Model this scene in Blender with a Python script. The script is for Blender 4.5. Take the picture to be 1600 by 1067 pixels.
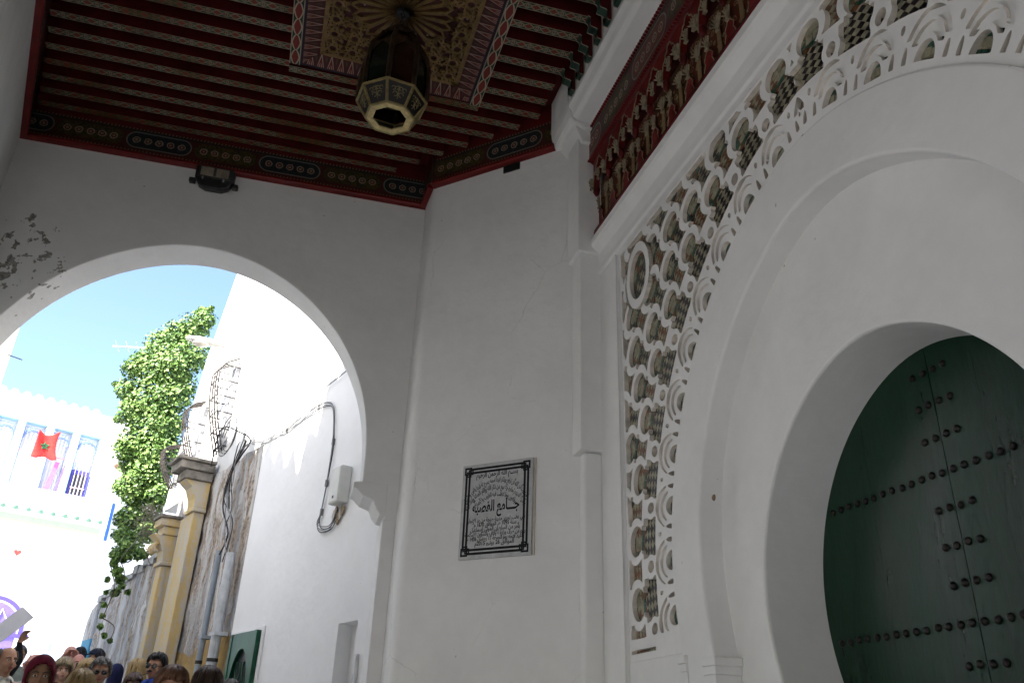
import bpy, math, random
import numpy as np
from mathutils import Vector, Matrix
R_ = math.radians
for o in list(bpy.data.objects): bpy.data.objects.remove(o)
scene = bpy.context.scene
COL = scene.collection

# ------------------------------------------------------------------ camera (eye at the origin, x into the door wall, y along it, z up)
CR = np.array([[0.95747561, -0.15535396, 0.24311643], [-0.2864936, -0.41239971, 0.86478199], [0.03408616, 0.89765897, 0.43937058]])
cam = bpy.data.cameras.new('camera'); camo = bpy.data.objects.new('camera', cam); COL.objects.link(camo)
cam.lens = 1289.0 / 1600 * 36; cam.sensor_width = 36; cam.clip_start = 0.05; cam.clip_end = 3000
ax, ay, az_ = CR[:, 0], CR[:, 1], CR[:, 2]
camo.matrix_world = Matrix(((ax[0], ay[0], -az_[0], 0), (ax[1], ay[1], -az_[1], 0), (ax[2], ay[2], -az_[2], 0), (0, 0, 0, 1)))
scene.camera = camo

# ------------------------------------------------------------------ sky, sun, exposure
SUN_EL = R_(46); SH = (-0.70, -0.714)
S_DIR = np.array([SH[0] * math.cos(SUN_EL), SH[1] * math.cos(SUN_EL), math.sin(SUN_EL)])
w = bpy.data.worlds.new('World'); scene.world = w; w.use_nodes = True
nt = w.node_tree; nt.nodes.clear()
sky = nt.nodes.new('ShaderNodeTexSky'); sky.sky_type = 'NISHITA'; sky.sun_disc = False
sky.sun_elevation = SUN_EL; sky.sun_rotation = math.atan2(SH[0], SH[1]); sky.air_density = 1.0; sky.dust_density = 1.0; sky.ozone_density = 1.2
bg = nt.nodes.new('ShaderNodeBackground'); bg.inputs['Strength'].default_value = 0.095
wo = nt.nodes.new('ShaderNodeOutputWorld')
nt.links.new(sky.outputs[0], bg.inputs[0]); nt.links.new(bg.outputs[0], wo.inputs[0])
sl = bpy.data.lights.new('sun', 'SUN'); sl.energy = 5.0; sl.angle = R_(0.5); sl.color = (1.0, 0.95, 0.88)
so = bpy.data.objects.new('sun', sl); COL.objects.link(so)
so.rotation_euler = Vector(S_DIR).to_track_quat('Z', 'Y').to_euler()
scene.view_settings.view_transform = 'Standard'; scene.view_settings.look = 'None'
scene.view_settings.gamma = 1.0; scene.view_settings.use_curve_mapping = False
scene.view_settings.exposure = 2.22
scene.render.engine = 'CYCLES'
scene.cycles.use_denoising = True
scene.cycles.use_adaptive_sampling = True; scene.cycles.adaptive_threshold = 0.02
scene.cycles.max_bounces = 7; scene.cycles.diffuse_bounces = 5; scene.cycles.glossy_bounces = 3; scene.cycles.sample_clamp_indirect = 8

# ------------------------------------------------------------------ small helpers
FPX = 1289.0
def ray(px, py): return CR @ np.array([px - 800.0, -(py - 533.5), FPX])
def onplane(px, py, n, d):
    r = ray(px, py); return r * (d / float(np.dot(n, r)))
def onx(px, py, d): return onplane(px, py, (1, 0, 0), d)
def ony(px, py, d): return onplane(px, py, (0, 1, 0), d)
def onz(px, py, d): return onplane(px, py, (0, 0, 1), d)

def wloc(o):
    v = Vector((0, 0, 0))
    while o is not None: v += o.location; o = o.parent
    return v

def setp(o, label=None, cat=None, group=None, kind=None):
    if label: o['label'] = label
    if cat: o['category'] = cat
    if group: o['group'] = group
    if kind: o['kind'] = kind
    return o

def thing(name, label, cat, loc=(0, 0, 0), group=None, kind=None):
    o = bpy.data.objects.new(name, None); COL.objects.link(o); o.location = loc
    o.empty_display_size = 0.1
    return setp(o, label, cat, group, kind)

class MB:
    """collects faces; build() links them as one mesh object"""
    def __init__(s): s.v = []; s.f = []; s.m = []; s.uv = []
    def face(s, pts, m=0, uv=None):
        i = len(s.v); s.v += [tuple(p) for p in pts]; s.f.append(list(range(i, i + len(pts)))); s.m.append(m)
        s.uv.append(uv)
    def mesh(s, vs, fs, m=0):
        i = len(s.v); s.v += [tuple(p) for p in vs]
        for f in fs: s.f.append([i + k for k in f]); s.m.append(m); s.uv.append(None)
    def box(s, a, b, m=0):
        x0, y0, z0 = a; x1, y1, z1 = b
        vs = [(x0, y0, z0), (x1, y0, z0), (x1, y1, z0), (x0, y1, z0), (x0, y0, z1), (x1, y0, z1), (x1, y1, z1), (x0, y1, z1)]
        s.mesh(vs, [(0, 3, 2, 1), (4, 5, 6, 7), (0, 1, 5, 4), (1, 2, 6, 5), (2, 3, 7, 6), (3, 0, 4, 7)], m)
    def obox(s, c, ux, uy, uz, hx, hy, hz, m=0):
        c = np.array(c, float); ux, uy, uz = [np.array(t, float) for t in (ux, uy, uz)]
        vs = [c + ux * hx * i + uy * hy * j + uz * hz * k for k in (-1, 1) for (i, j) in ((-1, -1), (1, -1), (1, 1), (-1, 1))]
        s.mesh(vs, [(0, 3, 2, 1), (4, 5, 6, 7), (0, 1, 5, 4), (1, 2, 6, 5), (2, 3, 7, 6), (3, 0, 4, 7)], m)
    def prism(s, poly, d, m=0):
        """poly: 3d points of a planar polygon, d: extrusion vector"""
        n = len(poly); d = np.array(d, float)
        a = [np.array(p, float) for p in poly]; b = [p + d for p in a]
        s.mesh(a + b, [tuple(range(n))[::-1], tuple(range(n, 2 * n))] + [(i, (i + 1) % n, n + (i + 1) % n, n + i) for i in range(n)], m)
    def tube(s, pts, r, n=6, m=0, cap=True):
        pts = [np.array(p, float) for p in pts]
        rs = r if hasattr(r, '__len__') else [r] * len(pts)
        vs = []; prev = None
        for i, p in enumerate(pts):
            t = pts[min(i + 1, len(pts) - 1)] - pts[max(i - 1, 0)]; t = t / (np.linalg.norm(t) + 1e-9)
            if prev is None:
                a = np.array((0, 0, 1.0)) if abs(t[2]) < 0.9 else np.array((1.0, 0, 0))
            else: a = prev
            u = a - t * np.dot(a, t); u /= np.linalg.norm(u) + 1e-9; prev = u; v = np.cross(t, u)
            vs += [p + (u * math.cos(2 * math.pi * k / n) + v * math.sin(2 * math.pi * k / n)) * rs[i] for k in range(n)]
        fs = [(i * n + k, i * n + (k + 1) % n, (i + 1) * n + (k + 1) % n, (i + 1) * n + k) for i in range(len(pts) - 1) for k in range(n)]
        if cap: fs += [tuple(range(n))[::-1], tuple((len(pts) - 1) * n + k for k in range(n))]
        s.mesh(vs, fs, m)
    def lathe(s, c, prof, n=16, m=0, ph=0.0, close=True):
        """prof: (radius, z) from bottom to top about the vertical axis through c"""
        vs = [(c[0] + r * math.cos(2 * math.pi * k / n + ph), c[1] + r * math.sin(2 * math.pi * k / n + ph), c[2] + z) for r, z in prof for k in range(n)]
        fs = [(i * n + k, i * n + (k + 1) % n, (i + 1) * n + (k + 1) % n, (i + 1) * n + k) for i in range(len(prof) - 1) for k in range(n)]
        if close: fs += [tuple(range(n))[::-1], tuple((len(prof) - 1) * n + k for k in range(n))]
        s.mesh(vs, fs, m)
    def ellip(s, c, rx, ry, rz, nu=12, nv=8, m=0):
        vs = []; fs = []
        for j in range(nv + 1):
            t = math.pi * j / nv
            for k in range(nu):
                a = 2 * math.pi * k / nu
                vs.append((c[0] + rx * math.sin(t) * math.cos(a), c[1] + ry * math.sin(t) * math.sin(a), c[2] - rz * math.cos(t)))
        for j in range(nv):
            for k in range(nu):
                fs.append((j * nu + k, j * nu + (k + 1) % nu, (j + 1) * nu + (k + 1) % nu, (j + 1) * nu + k))
        s.mesh(vs, fs, m)
    def build(s, name, mats, parent=None, smooth=False, bevel=0.0, bseg=2, kind=None, label=None, cat=None, group=None, fix=True):
        me = bpy.data.meshes.new(name)
        off = wloc(parent) if parent is not None else Vector((0, 0, 0))
        me.from_pydata([(v[0] - off.x, v[1] - off.y, v[2] - off.z) for v in s.v], [], s.f)
        if not isinstance(mats, (list, tuple)): mats = [mats]
        for mt in mats: me.materials.append(mt)
        if any(s.m): me.polygons.foreach_set('material_index', s.m)
        if any(u is not None for u in s.uv):
            ul = me.uv_layers.new(name='UVMap'); k = 0; dat = []
            for f, u in zip(s.f, s.uv):
                for q in range(len(f)): dat += list(u[q]) if u is not None else [0.0, 0.5]
            ul.data.foreach_set('uv', dat)
        if smooth: me.polygons.foreach_set('use_smooth', [True] * len(me.polygons))
        me.update()
        o = bpy.data.objects.new(name, me); COL.objects.link(o)
        if parent is not None: o.parent = parent
        if bevel:
            b = o.modifiers.new('bevel', 'BEVEL'); b.width = bevel; b.segments = bseg; b.limit_method = 'ANGLE'; b.angle_limit = R_(40)
        return setp(o, label, cat, group, kind)

def inst(src, name, parent=None, loc=(0, 0, 0), rot=None, scale=None):
    """another object sharing a mesh; loc in world coordinates"""
    o = bpy.data.objects.new(name, src.data if hasattr(src, 'data') else src); COL.objects.link(o)
    off = wloc(parent) if parent is not None else Vector((0, 0, 0))
    o.location = Vector(loc) - off
    if rot is not None: o.rotation_euler = rot
    if scale is not None: o.scale = scale
    if parent is not None: o.parent = parent
    return o

# ------------------------------------------------------------------ shader helpers
class X:
    """a float socket with operators"""
    def __init__(s, nt, sk): s.nt = nt; s.sk = sk
    def op(s, kind, b=None, c=None):
        n = s.nt.nodes.new('ShaderNodeMath'); n.operation = kind
        for i, q in enumerate((s, b, c)):
            if q is None: continue
            if isinstance(q, X): s.nt.links.new(q.sk, n.inputs[i])
            else: n.inputs[i].default_value = q
        return X(s.nt, n.outputs[0])
    def __add__(s, b): return s.op('ADD', b)
    def __sub__(s, b): return s.op('SUBTRACT', b)
    def __mul__(s, b): return s.op('MULTIPLY', b)
    def __truediv__(s, b): return s.op('DIVIDE', b)
    def rsub(s, a): return (s * -1.0) + a
    def abs(s): return s.op('ABSOLUTE')
    def fract(s): return s.op('FRACT')
    def floor(s): return s.op('FLOOR')
    def sqrt(s): return s.op('SQRT')
    def lt(s, b): return s.op('LESS_THAN', b)
    def gt(s, b): return s.op('GREATER_THAN', b)
    def min(s, b): return s.op('MINIMUM', b)
    def max(s, b): return s.op('MAXIMUM', b)
    def clamp(s):
        r = s.op('ADD', 0.0); r.sk.node.use_clamp = True; return r
    def ramp(s, a, b): return ((s - a) * (1.0 / (b - a))).clamp()

class Mat:
    def __init__(s, name, rough=0.7, spec=0.3, metal=0.0):
        s.m = bpy.data.materials.new(name); s.m.use_nodes = True; s.nt = s.m.node_tree
        s.b = s.nt.nodes['Principled BSDF']
        s.b.inputs['Roughness'].default_value = rough; s.b.inputs['Specular IOR Level'].default_value = spec
        s.b.inputs['Metallic'].default_value = metal
    def coord(s, kind='Object'):
        n = s.nt.nodes.new('ShaderNodeTexCoord'); return n.outputs[kind]
    def wpos(s):
        n = s.nt.nodes.new('ShaderNodeNewGeometry'); return n.outputs['Position']
    def sep(s, vec):
        n = s.nt.nodes.new('ShaderNodeSeparateXYZ'); s.nt.links.new(vec, n.inputs[0]); return [X(s.nt, o) for o in n.outputs]
    def mapv(s, vec, scale=(1, 1, 1), loc=(0, 0, 0), rot=(0, 0, 0)):
        n = s.nt.nodes.new('ShaderNodeMapping'); s.nt.links.new(vec, n.inputs[0])
        n.inputs['Scale'].default_value = scale; n.inputs['Location'].default_value = loc; n.inputs['Rotation'].default_value = rot
        return n.outputs[0]
    def noise(s, scale, detail=4, rough=0.55, vec=None, color=False):
        n = s.nt.nodes.new('ShaderNodeTexNoise'); n.inputs['Scale'].default_value = scale; n.inputs['Detail'].default_value = detail
        n.inputs['Roughness'].default_value = rough
        s.nt.links.new(vec if vec is not None else s.wpos(), n.inputs['Vector'])
        return n.outputs['Color'] if color else X(s.nt, n.outputs['Fac'])
    def voro(s, scale, vec=None, feat='F1', out='Distance'):
        n = s.nt.nodes.new('ShaderNodeTexVoronoi'); n.inputs['Scale'].default_value = scale; n.feature = feat
        s.nt.links.new(vec if vec is not None else s.wpos(), n.inputs['Vector'])
        return X(s.nt, n.outputs[out]) if out == 'Distance' else n.outputs[out]
    def mix(s, fac, a, b):
        n = s.nt.nodes.new('ShaderNodeMix'); n.data_type = 'RGBA'
        for idx, q in ((6, a), (7, b)):
            if isinstance(q, (tuple, list)): n.inputs[idx].default_value = (*q, 1)
            else: s.nt.links.new(q, n.inputs[idx])
        if isinstance(fac, X): s.nt.links.new(fac.sk, n.inputs[0])
        else: n.inputs[0].default_value = fac
        return n.outputs[2]
    def color(s, c):
        if isinstance(c, (tuple, list)): s.b.inputs['Base Color'].default_value = (*c, 1)
        else: s.nt.links.new(c, s.b.inputs['Base Color'])
        return s
    def rough(s, r): s.nt.links.new(r.sk, s.b.inputs['Roughness']); return s
    def bump(s, h, strength=0.3, dist=0.02):
        n = s.nt.nodes.new('ShaderNodeBump'); n.inputs['Strength'].default_value = strength; n.inputs['Distance'].default_value = dist
        s.nt.links.new(h.sk, n.inputs['Height']); s.nt.links.new(n.outputs[0], s.b.inputs['Normal']); return s

def plain(name, c, rough=0.6, spec=0.3, metal=0.0, var=0.15, scale=12.0, bump=0.0):
    M = Mat(name, rough, spec, metal)
    f = M.noise(scale, 4)
    M.color(M.mix(f.ramp(0.3, 0.7), tuple(x * (1 - var) for x in c), tuple(min(1, x * (1 + var)) for x in c)))
    if bump: M.bump(M.noise(scale * 6, 3), bump, 0.01)
    return M.m

def plaster(name, c=(0.80, 0.798, 0.79), dirt=0.10, spots=True, patch=None, bump=0.3, cracks=False):
    """hand-trowelled limewash: wavy relief, faint mottling, hairline scuffs, an optional flaked patch"""
    M = Mat(name, 0.75, 0.2)
    big = M.noise(1.3, 4, 0.62); mid = M.noise(9, 4, 0.6)
    vert = big; fine = mid
    d = tuple(x * (1 - dirt) for x in c)
    colr = M.mix((big * 0.55 + mid * 0.25 + vert * 0.2).ramp(0.34, 0.62), d, c)
    h = big * 1.4 + mid * 0.30
    if spots:
        sp2 = M.noise(34, 2, 0.5)
        k = (mid.gt(0.68) * sp2.gt(0.66))
        colr = M.mix(k * 0.6, colr, (0.26, 0.24, 0.22)); h = h - k * 0.15
    if cracks:
        wv = M.nt.nodes.new('ShaderNodeMix'); wv.data_type = 'VECTOR'; wv.inputs[0].default_value = 0.12
        M.nt.links.new(M.wpos(), wv.inputs[4]); M.nt.links.new(M.noise(3.0, 4, 0.7, color=True), wv.inputs[5])
        e = M.voro(1.35, wv.outputs[1], 'DISTANCE_TO_EDGE'); msk = big.ramp(0.53, 0.62)
        ck = e.lt(0.0035) * msk
        colr = M.mix(ck * 0.30, colr, (0.34, 0.33, 0.31)); h = h - ck * 0.25 + mid.gt(0.60) * msk * 0.10
    if patch:
        (cx, cy, cz, rad) = patch
        p = M.sep(M.wpos())
        dist = (((p[0] - cx) * (p[0] - cx)) + ((p[1] - cy) * (p[1] - cy)) + ((p[2] - cz) * (p[2] - cz)) * 0.6).sqrt()
        n1 = M.noise(11, 5, 0.6); k = (n1 - dist * (0.20 / rad)).gt(0.44)
        n2 = M.noise(30, 3)
        colr = M.mix(k, colr, M.mix(n2.ramp(0.4, 0.6), (0.20, 0.19, 0.17), (0.36, 0.35, 0.33))); h = h - k * 0.35
    M.color(colr); M.bump(h, bump, 0.035)
    return M.m

M_PL = plaster('white_limewash')
M_PLARCH = plaster('white_limewash_flaked', patch=(-2.37, 6.9, 3.5, 0.34))
M_STUC = plaster('stucco_white', (0.82, 0.818, 0.81), 0.12, False, bump=0.25)
M_EXT = plaster('house_limewash', (0.87, 0.87, 0.87), 0.06, True, bump=0.3)
M_RED = plain('red_paint', (0.088, 0.0045, 0.006), 0.5, 0.3, var=0.3, scale=5)
M_REDB = plain('bright_red_paint', (0.135, 0.006, 0.006), 0.5, 0.35, var=0.2, scale=5)
M_BLACK = plain('black_metal', (0.02, 0.02, 0.021), 0.45, 0.4, var=0.1)
M_IRON = plain('dark_iron', (0.035, 0.033, 0.032), 0.55, 0.4, 0.4, 0.2)

def zg(y): return -1.55 + 0.055 * min(max(y, 0.0), 30.0)

# ================================================================== large structure
def ground_mat():
    M = Mat('worn_paving', 0.85, 0.2)
    a = M.noise(1.5, 5); b = M.noise(14, 4)
    M.color(M.mix((a * 0.6 + b * 0.4).ramp(0.35, 0.65), (0.42, 0.42, 0.415), (0.58, 0.575, 0.565))); M.bump(b, 0.4, 0.02); return M.m
M_GROUND = ground_mat()
g = MB()
prev = None
for y0, y1 in ((-400, 0), (0, 30), (30, 900)):
    g.face([(-600, y0, zg(y0)), (600, y0, zg(y0)), (600, y1, zg(y1)), (-600, y1, zg(y1))])
go = g.build('ground', M_GROUND, kind='structure')

pf = MB()  # unseen dark floor added to cut light bouncing up into the porch
for i in range(10):
    y0, y1 = -2.6 + i, -1.6 + i
    y1 = min(y1, 7.2)
    pf.face([(-2.7, y0, zg(y0) + 0.012), (2.65, y0, zg(y0) + 0.012), (2.65, y1, zg(y1) + 0.012), (-2.7, y1, zg(y1) + 0.012)])
pf.build('added_dark_floor', plain('bounce_cut_dark', (0.20, 0.195, 0.185), 0.7, 0.3, var=0.35, scale=4, bump=0.3), kind='structure')

def arch2(c, zc, R, e, zbot, n=40):
    """two-centred horseshoe arch, from the foot on the + side over the apex to the - side"""
    t0 = math.asin((zbot - zc) / R); t1 = math.acos(e / R); half = []
    for i in range(n + 1):
        t = t0 + (t1 - t0) * i / n; half.append((-e + R * math.cos(t), zc + R * math.sin(t)))
    pts = [(c + a, z) for a, z in half] + [(c - a, z) for a, z in half[::-1][1:]]
    for _ in range(int(n * 0.9)):                       # the plasterer's hand rounds the apex
        pts = [pts[0]] + [((pts[i - 1][0] + 2 * pts[i][0] + pts[i + 1][0]) / 4, (pts[i - 1][1] + 2 * pts[i][1] + pts[i + 1][1]) / 4) for i in range(1, len(pts) - 1)] + [pts[-1]]
    return pts

def band(mb, inner, outer, P, d0, d1, m=0, close_outer=True):
    """slab between two polylines of equal length: front at depth d0, back at d1, P(a, z, d) -> point"""
    n = len(inner)
    vs = [P(a, z, d) for d in (d0, d1) for pts in (inner, outer) for a, z in pts]
    I0, O0, I1, O1 = 0, n, 2 * n, 3 * n; fs = []
    for i in range(n - 1):
        fs += [(I0 + i, I0 + i + 1, O0 + i + 1, O0 + i), (I1 + i, O1 + i, O1 + i + 1, I1 + i + 1), (I0 + i, I1 + i, I1 + i + 1, I0 + i + 1)]
        if close_outer: fs.append((O0 + i, O0 + i + 1, O1 + i + 1, O1 + i))
    fs += [(I0, O0, O1, I1), (I0 + n - 1, I1 + n - 1, O1 + n - 1, O0 + n - 1)]
    mb.mesh(vs, fs, m)

def to_rect(pts, c, box):
    """push every point outward from centre c onto the rectangle box=(a0,a1,z0,z1)"""
    out = []
    for a, z in pts:
        da, dz = a - c[0], z - c[1]
        if z <= c[1]: out.append(((box[1] if da > 0 else box[0]), z)); continue
        k = min(((box[1] - c[0]) / da if da > 0 else (box[0] - c[0]) / da) if abs(da) > 1e-6 else 1e9, (box[3] - c[1]) / dz if dz > 1e-6 else 1e9)
        out.append((c[0] + da * k, c[1] + dz * k))
    return out

# ---- wall with the street arch
AC = np.array((0.97, 6.84)); AU = np.array((-3.69, 0.13)); AU /= np.linalg.norm(AU); AN = np.array((-AU[1] * -1, -AU[0]))
AN = np.array((0.0352, 0.99938))
def AW(s, z, d=0.0):
    p = AC + AU * s + AN * d; return (p[0], p[1], z)
ACX = 1.945
arc = arch2(ACX, 2.2, 1.806, 0.151, 1.95, 44)           # in s: "+ side" is the left one
jl, jr = 2 * ACX - 0.09, 0.09
inner = [(jl, -1.5), (jl, 1.69)] + arc + [(jr, 1.69), (jr, -1.5)]
outer = to_rect(inner, (ACX, 2.2), (-0.3, 4.4, -1.5, 5.4))
aw = thing('arch_wall', 'grey-white plastered wall pierced by the big horseshoe arch to the street', 'wall', AW(1.945, -1.5))
mb = MB(); band(mb, inner, outer, AW, 0.0, 0.37)
mb.build('wall', M_PLARCH, aw, bevel=0.012)
prof = [(0.085, 1.68), (0.13, 1.69), (0.17, 1.735), (0.20, 1.80), (0.285, 1.83), (0.345, 1.885), (0.375, 1.90), (0.375, 1.945), (0.30, 1.955), (0.085, 1.955)]
for side in (0, 1):
    mb = MB(); pr = [((s if side == 0 else 2 * ACX - s), z) for s, z in prof]
    mb.prism([AW(s, z, -0.006) for s, z in pr], np.array(AW(0, 0, 0.40)) - np.array(AW(0, 0, 0)))
    mb.build('impost', M_PL, aw, bevel=0.008)
    mb = MB(); s0, s1 = (-0.02, 0.105) if side == 0 else (2 * ACX - 0.105, 2 * ACX + 0.02)
    mb.prism([AW(s0, -1.5, -0.012), AW(s1, -1.5, -0.012), AW(s1, -1.5, 0.385), AW(s0, -1.5, 0.385)], (0, 0, 3.15))
    mb.build('jamb', M_PL, aw, bevel=0.01)
# outer parapet of the gateway, with pointed merlons
mb = MB(); mb.prism([AW(-2.2, 5.4, 0.02), AW(4.6, 5.4, 0.02), AW(4.6, 5.4, 0.36), AW(-2.2, 5.4, 0.36)], (0, 0, 0.35)); mb.build('parapet', M_EXT, aw)
for k in range(13):
    mb = MB(); s = -2.1 + 0.52 * k
    mb.prism([AW(s, 5.755, 0.05), AW(s + 0.44, 5.755, 0.05), AW(s + 0.22, 6.25, 0.05)], np.array(AW(0, 0, 0.30)) - np.array(AW(0, 0, 0.0)))
    mb.build('merlon', M_EXT, aw)

# ---- corner pier with the chamfered face that carries the plaque
cp = thing('corner_pier', 'broad white plaster pier face carrying the marble plaque', 'wall', (1.6, 6.0, -1.5))
mb = MB(); plan = [(0.985, 6.4686), (0.97, 6.95), (2.7, 6.95), (2.7, 5.262), (2.1916, 5.262)]
mb.prism([(x, y, -1.6) for x, y in plan], (0, 0, 7.0))
mb.build('wall', plaster('pier_limewash', (0.80, 0.798, 0.79), 0.10, True, bump=0.5, cracks=True), cp, bevel=0.06, bseg=4)

# ---- left wall
lw = thing('side_wall', 'shadowed white side wall at the left edge under the ceiling', 'wall', (-2.4, 5.4, -1.5))
mb = MB(); lp = [(-2.72, 7.2), (-2.735, 6.97), (-2.26, 5.2), (-2.05, 4.4), (-2.6, 4.25), (-3.3, 7.2)]
mb.prism([(x, y, -1.6) for x, y in lp], (0, 0, 7.0))
mb.build('wall', plaster('side_limewash', (0.76, 0.765, 0.75), 0.15, True), lw, bevel=0.015)

# ---- roof deck over the porch
rf = thing('porch_roof', 'flat roof deck closing the porch above its painted ceiling', 'roof', (0, 2, 5.42))
mb = MB(); mb.box((-3.3, -2.6, 5.42), (2.7, 7.15, 5.62)); mb.build('deck', M_EXT, rf)
# unseen side and back walls added to dim the porch, arches sized for light
sw = thing('street_dimming_wall', 'unseen white wall added on the street side to dim the porch, its arch sized for light', 'wall', (-2.5, 1.0, -1.5))
def SP(a, z, d): return (d, a, z)
cv = arch2(3.0, 0.33, 0.86, 0.08, 0.1, 24); cv = [(cv[0][0], -1.6)] + cv + [(cv[-1][0], -1.6)]
mb = MB(); band(mb, cv, to_rect(cv, (3.0, 0.35), (-3.0, 4.5, -1.6, 5.42)), SP, -2.35, -2.75); mb.build('wall', M_EXT, sw)
bw = thing('back_dimming_wall', 'unseen white wall added behind the viewer to dim the porch, its arch sized for light', 'wall', (0, -2.7, -1.5))  # unseen, added to limit light coming in from behind
def BP(a, z, d): return (a, d, z)
cv = arch2(-0.4, 0.0, 1.12, 0.10, -0.1, 24); cv = [(cv[0][0], -1.6)] + cv + [(cv[-1][0], -1.6)]
mb = MB(); band(mb, cv, to_rect(cv, (-0.4, 0.1), (-2.75, 2.17, -1.6, 5.42)), BP, -2.6, -3.0); mb.build('wall', M_EXT, bw)

# ================================================================== door wall
YC = 2.68
dw = thing('door_wall', 'white wall framing the green door with stepped horseshoe arches', 'wall', (2.3, YC, -1.5))
def DP(a, z, d): return (d, a, z)
def full(arc_pts, wj):
    return [(YC + wj, -1.6)] + arc_pts + [(YC - wj, -1.6)]
B = dict(zc=0.95, R=1.84, e=0.252)
curveB = arch2(YC, 0.95, 1.84, 0.252, 0.42, 60)
curveC = arch2(YC, 0.93, 1.53, 0.2625, 0.40, 60)
curveD = arch2(YC, 0.66, 1.027, 0.117, 0.10, 60)
fB = full(curveB, curveB[0][0] - YC); fC = full(curveC, curveC[0][0] - YC); fD = full(curveD, curveD[0][0] - YC)
# backing of the stucco field (behind the lattice) up to the frame
M_GROUT = plain('old_mortar', (0.34, 0.29, 0.22), 0.9, 0.1, var=0.45, scale=9, bump=0.4)
mb = MB(); rect = to_rect(fB, (YC, 0.95), (-0.1, 5.3, -1.6, 5.4))
band(mb, fB, rect, DP, 2.2305, 2.75); mb.build('stucco_ground', M_GROUT, dw)
# broad flat arch band, its reveal, and the recessed field round the door
mb = MB(); band(mb, fC, fB, DP, 2.176, 2.33); mb.build('outer_arch_band', M_PL, dw, bevel=0.014)
mb = MB(); outerC = [(YC + (a - YC) * 1.12, z + (0.12 if z > 0 else 0)) for a, z in fC]
band(mb, fD, outerC, DP, 2.312, 2.70); mb.build('inner_arch_field', M_PL, dw, bevel=0.014)
# plain wall below the stucco field, both sides
for a0, a1 in ((curveB[0][0] - 0.02, 4.9), (0.46, curveB[-1][0] + 0.02)):
    mb = MB(); mb.box((2.19, a0, -1.6), (2.2295, a1, 0.475)); mb.build('lower_wall', M_PL, dw, bevel=0.008)
# imposts: small stepped caps where the arch bands spring
for sg in (1, -1):
    for (w0, w1, x0) in ((1.10, 1.475, 2.160),):
        for (z0, z1, g) in ((0.385, 0.425, 0.022), (0.345, 0.385, 0.010), (0.24, 0.345, 0.0)):
            mb = MB(); a, b = YC + sg * (curveC[0][0] - YC - 0.012 - g), YC + sg * (curveC[0][0] - YC + 0.10)
            mb.box((2.168 - g * 0.6, min(a, b), z0), (2.311, max(a, b), z1)); mb.build('impost', M_PL, dw, bevel=0.004)
            mb = MB(); a, b = YC + sg * (curveB[0][0] - YC + 0.0 + g), YC + sg * (curveB[0][0] - YC - 0.06)
            mb.box((2.168 - g * 0.6, min(a, b), z0 + 0.03), (2.28, max(a, b), z1 + 0.03)); mb.build('impost', M_PL, dw, bevel=0.004)
# frame round the stucco: vertical strips and the moulded band under the painted frieze
for a0, a1 in ((4.90, 5.262), (0.10, 0.46)):
    mb = MB(); mb.box((2.172, a0, -1.6), (2.2295, a1, 3.68)); mb.build('frame_strip', M_PL, dw, bevel=0.01)
    mb = MB(); b0 = a0 if a0 > 2 else a1 - 0.055
    mb.box((2.160, b0, 0.30), (2.172, b0 + 0.055, 3.36)); mb.build('fillet', M_PL, dw, bevel=0.005)
mould = [(2.2295, 3.36), (2.165, 3.36), (2.15, 3.375), (2.15, 3.425), (2.168, 3.44), (2.155, 3.53), (2.10, 3.575), (2.085, 3.60), (2.085, 3.66), (2.11, 3.685), (2.2295, 3.70)]
mb = MB(); mb.prism([(x, 0.1, z) for x, z in mould], (0, 5.16, 0)); mb.build('moulding', M_PL, dw, bevel=0.004)
mb = MB(); mb.box((2.172, -3.0, -1.6), (2.75, 0.10, 5.42)); mb.build('wall', M_PL, dw)
mb = MB(); mb.box((2.26, 0.10, 3.70), (2.75, 5.262, 5.42)); mb.build('wall', M_PL, dw)
# small hole left by a wall plug
mb = MB(); c = onx(1114, 777, 2.168); mb.lathe((0, 0, 0), [(0.018, 0), (0.014, 0.006), (0.008, 0.008)], 10)
mb.v = [(c[0] - v[2] + 0.006, c[1] + v[0], c[2] + v[1]) for v in mb.v]; mb.build('wall_plug', plain('rust', (0.2, 0.13, 0.08)), dw)

# ---- stepped pilaster at the end of the door wall
pi = thing('pilaster', 'white stepped corner pilaster between plaque wall and carved door surround', 'pilaster', (2.1, 5.4, -1.5))
for (z0, z1, x0, y0) in ((-1.6, 1.90, 2.045, 5.262), (1.90, 3.53, 2.005, 5.225), (3.53, 4.80, 1.975, 5.19)):
    mb = MB(); mb.prism([(x0, y0, z0), (2.19, y0, z0), (2.19, 5.30, z0), (x0 + 0.04, 7.41 - x0, z0), (x0, 7.41 - x0, z0)], (0, 0, z1 - z0 - 0.001))
    mb.build('shaft', M_PL, pi, bevel=0.02 if z0 < 0 else 0.008, bseg=3)
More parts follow.
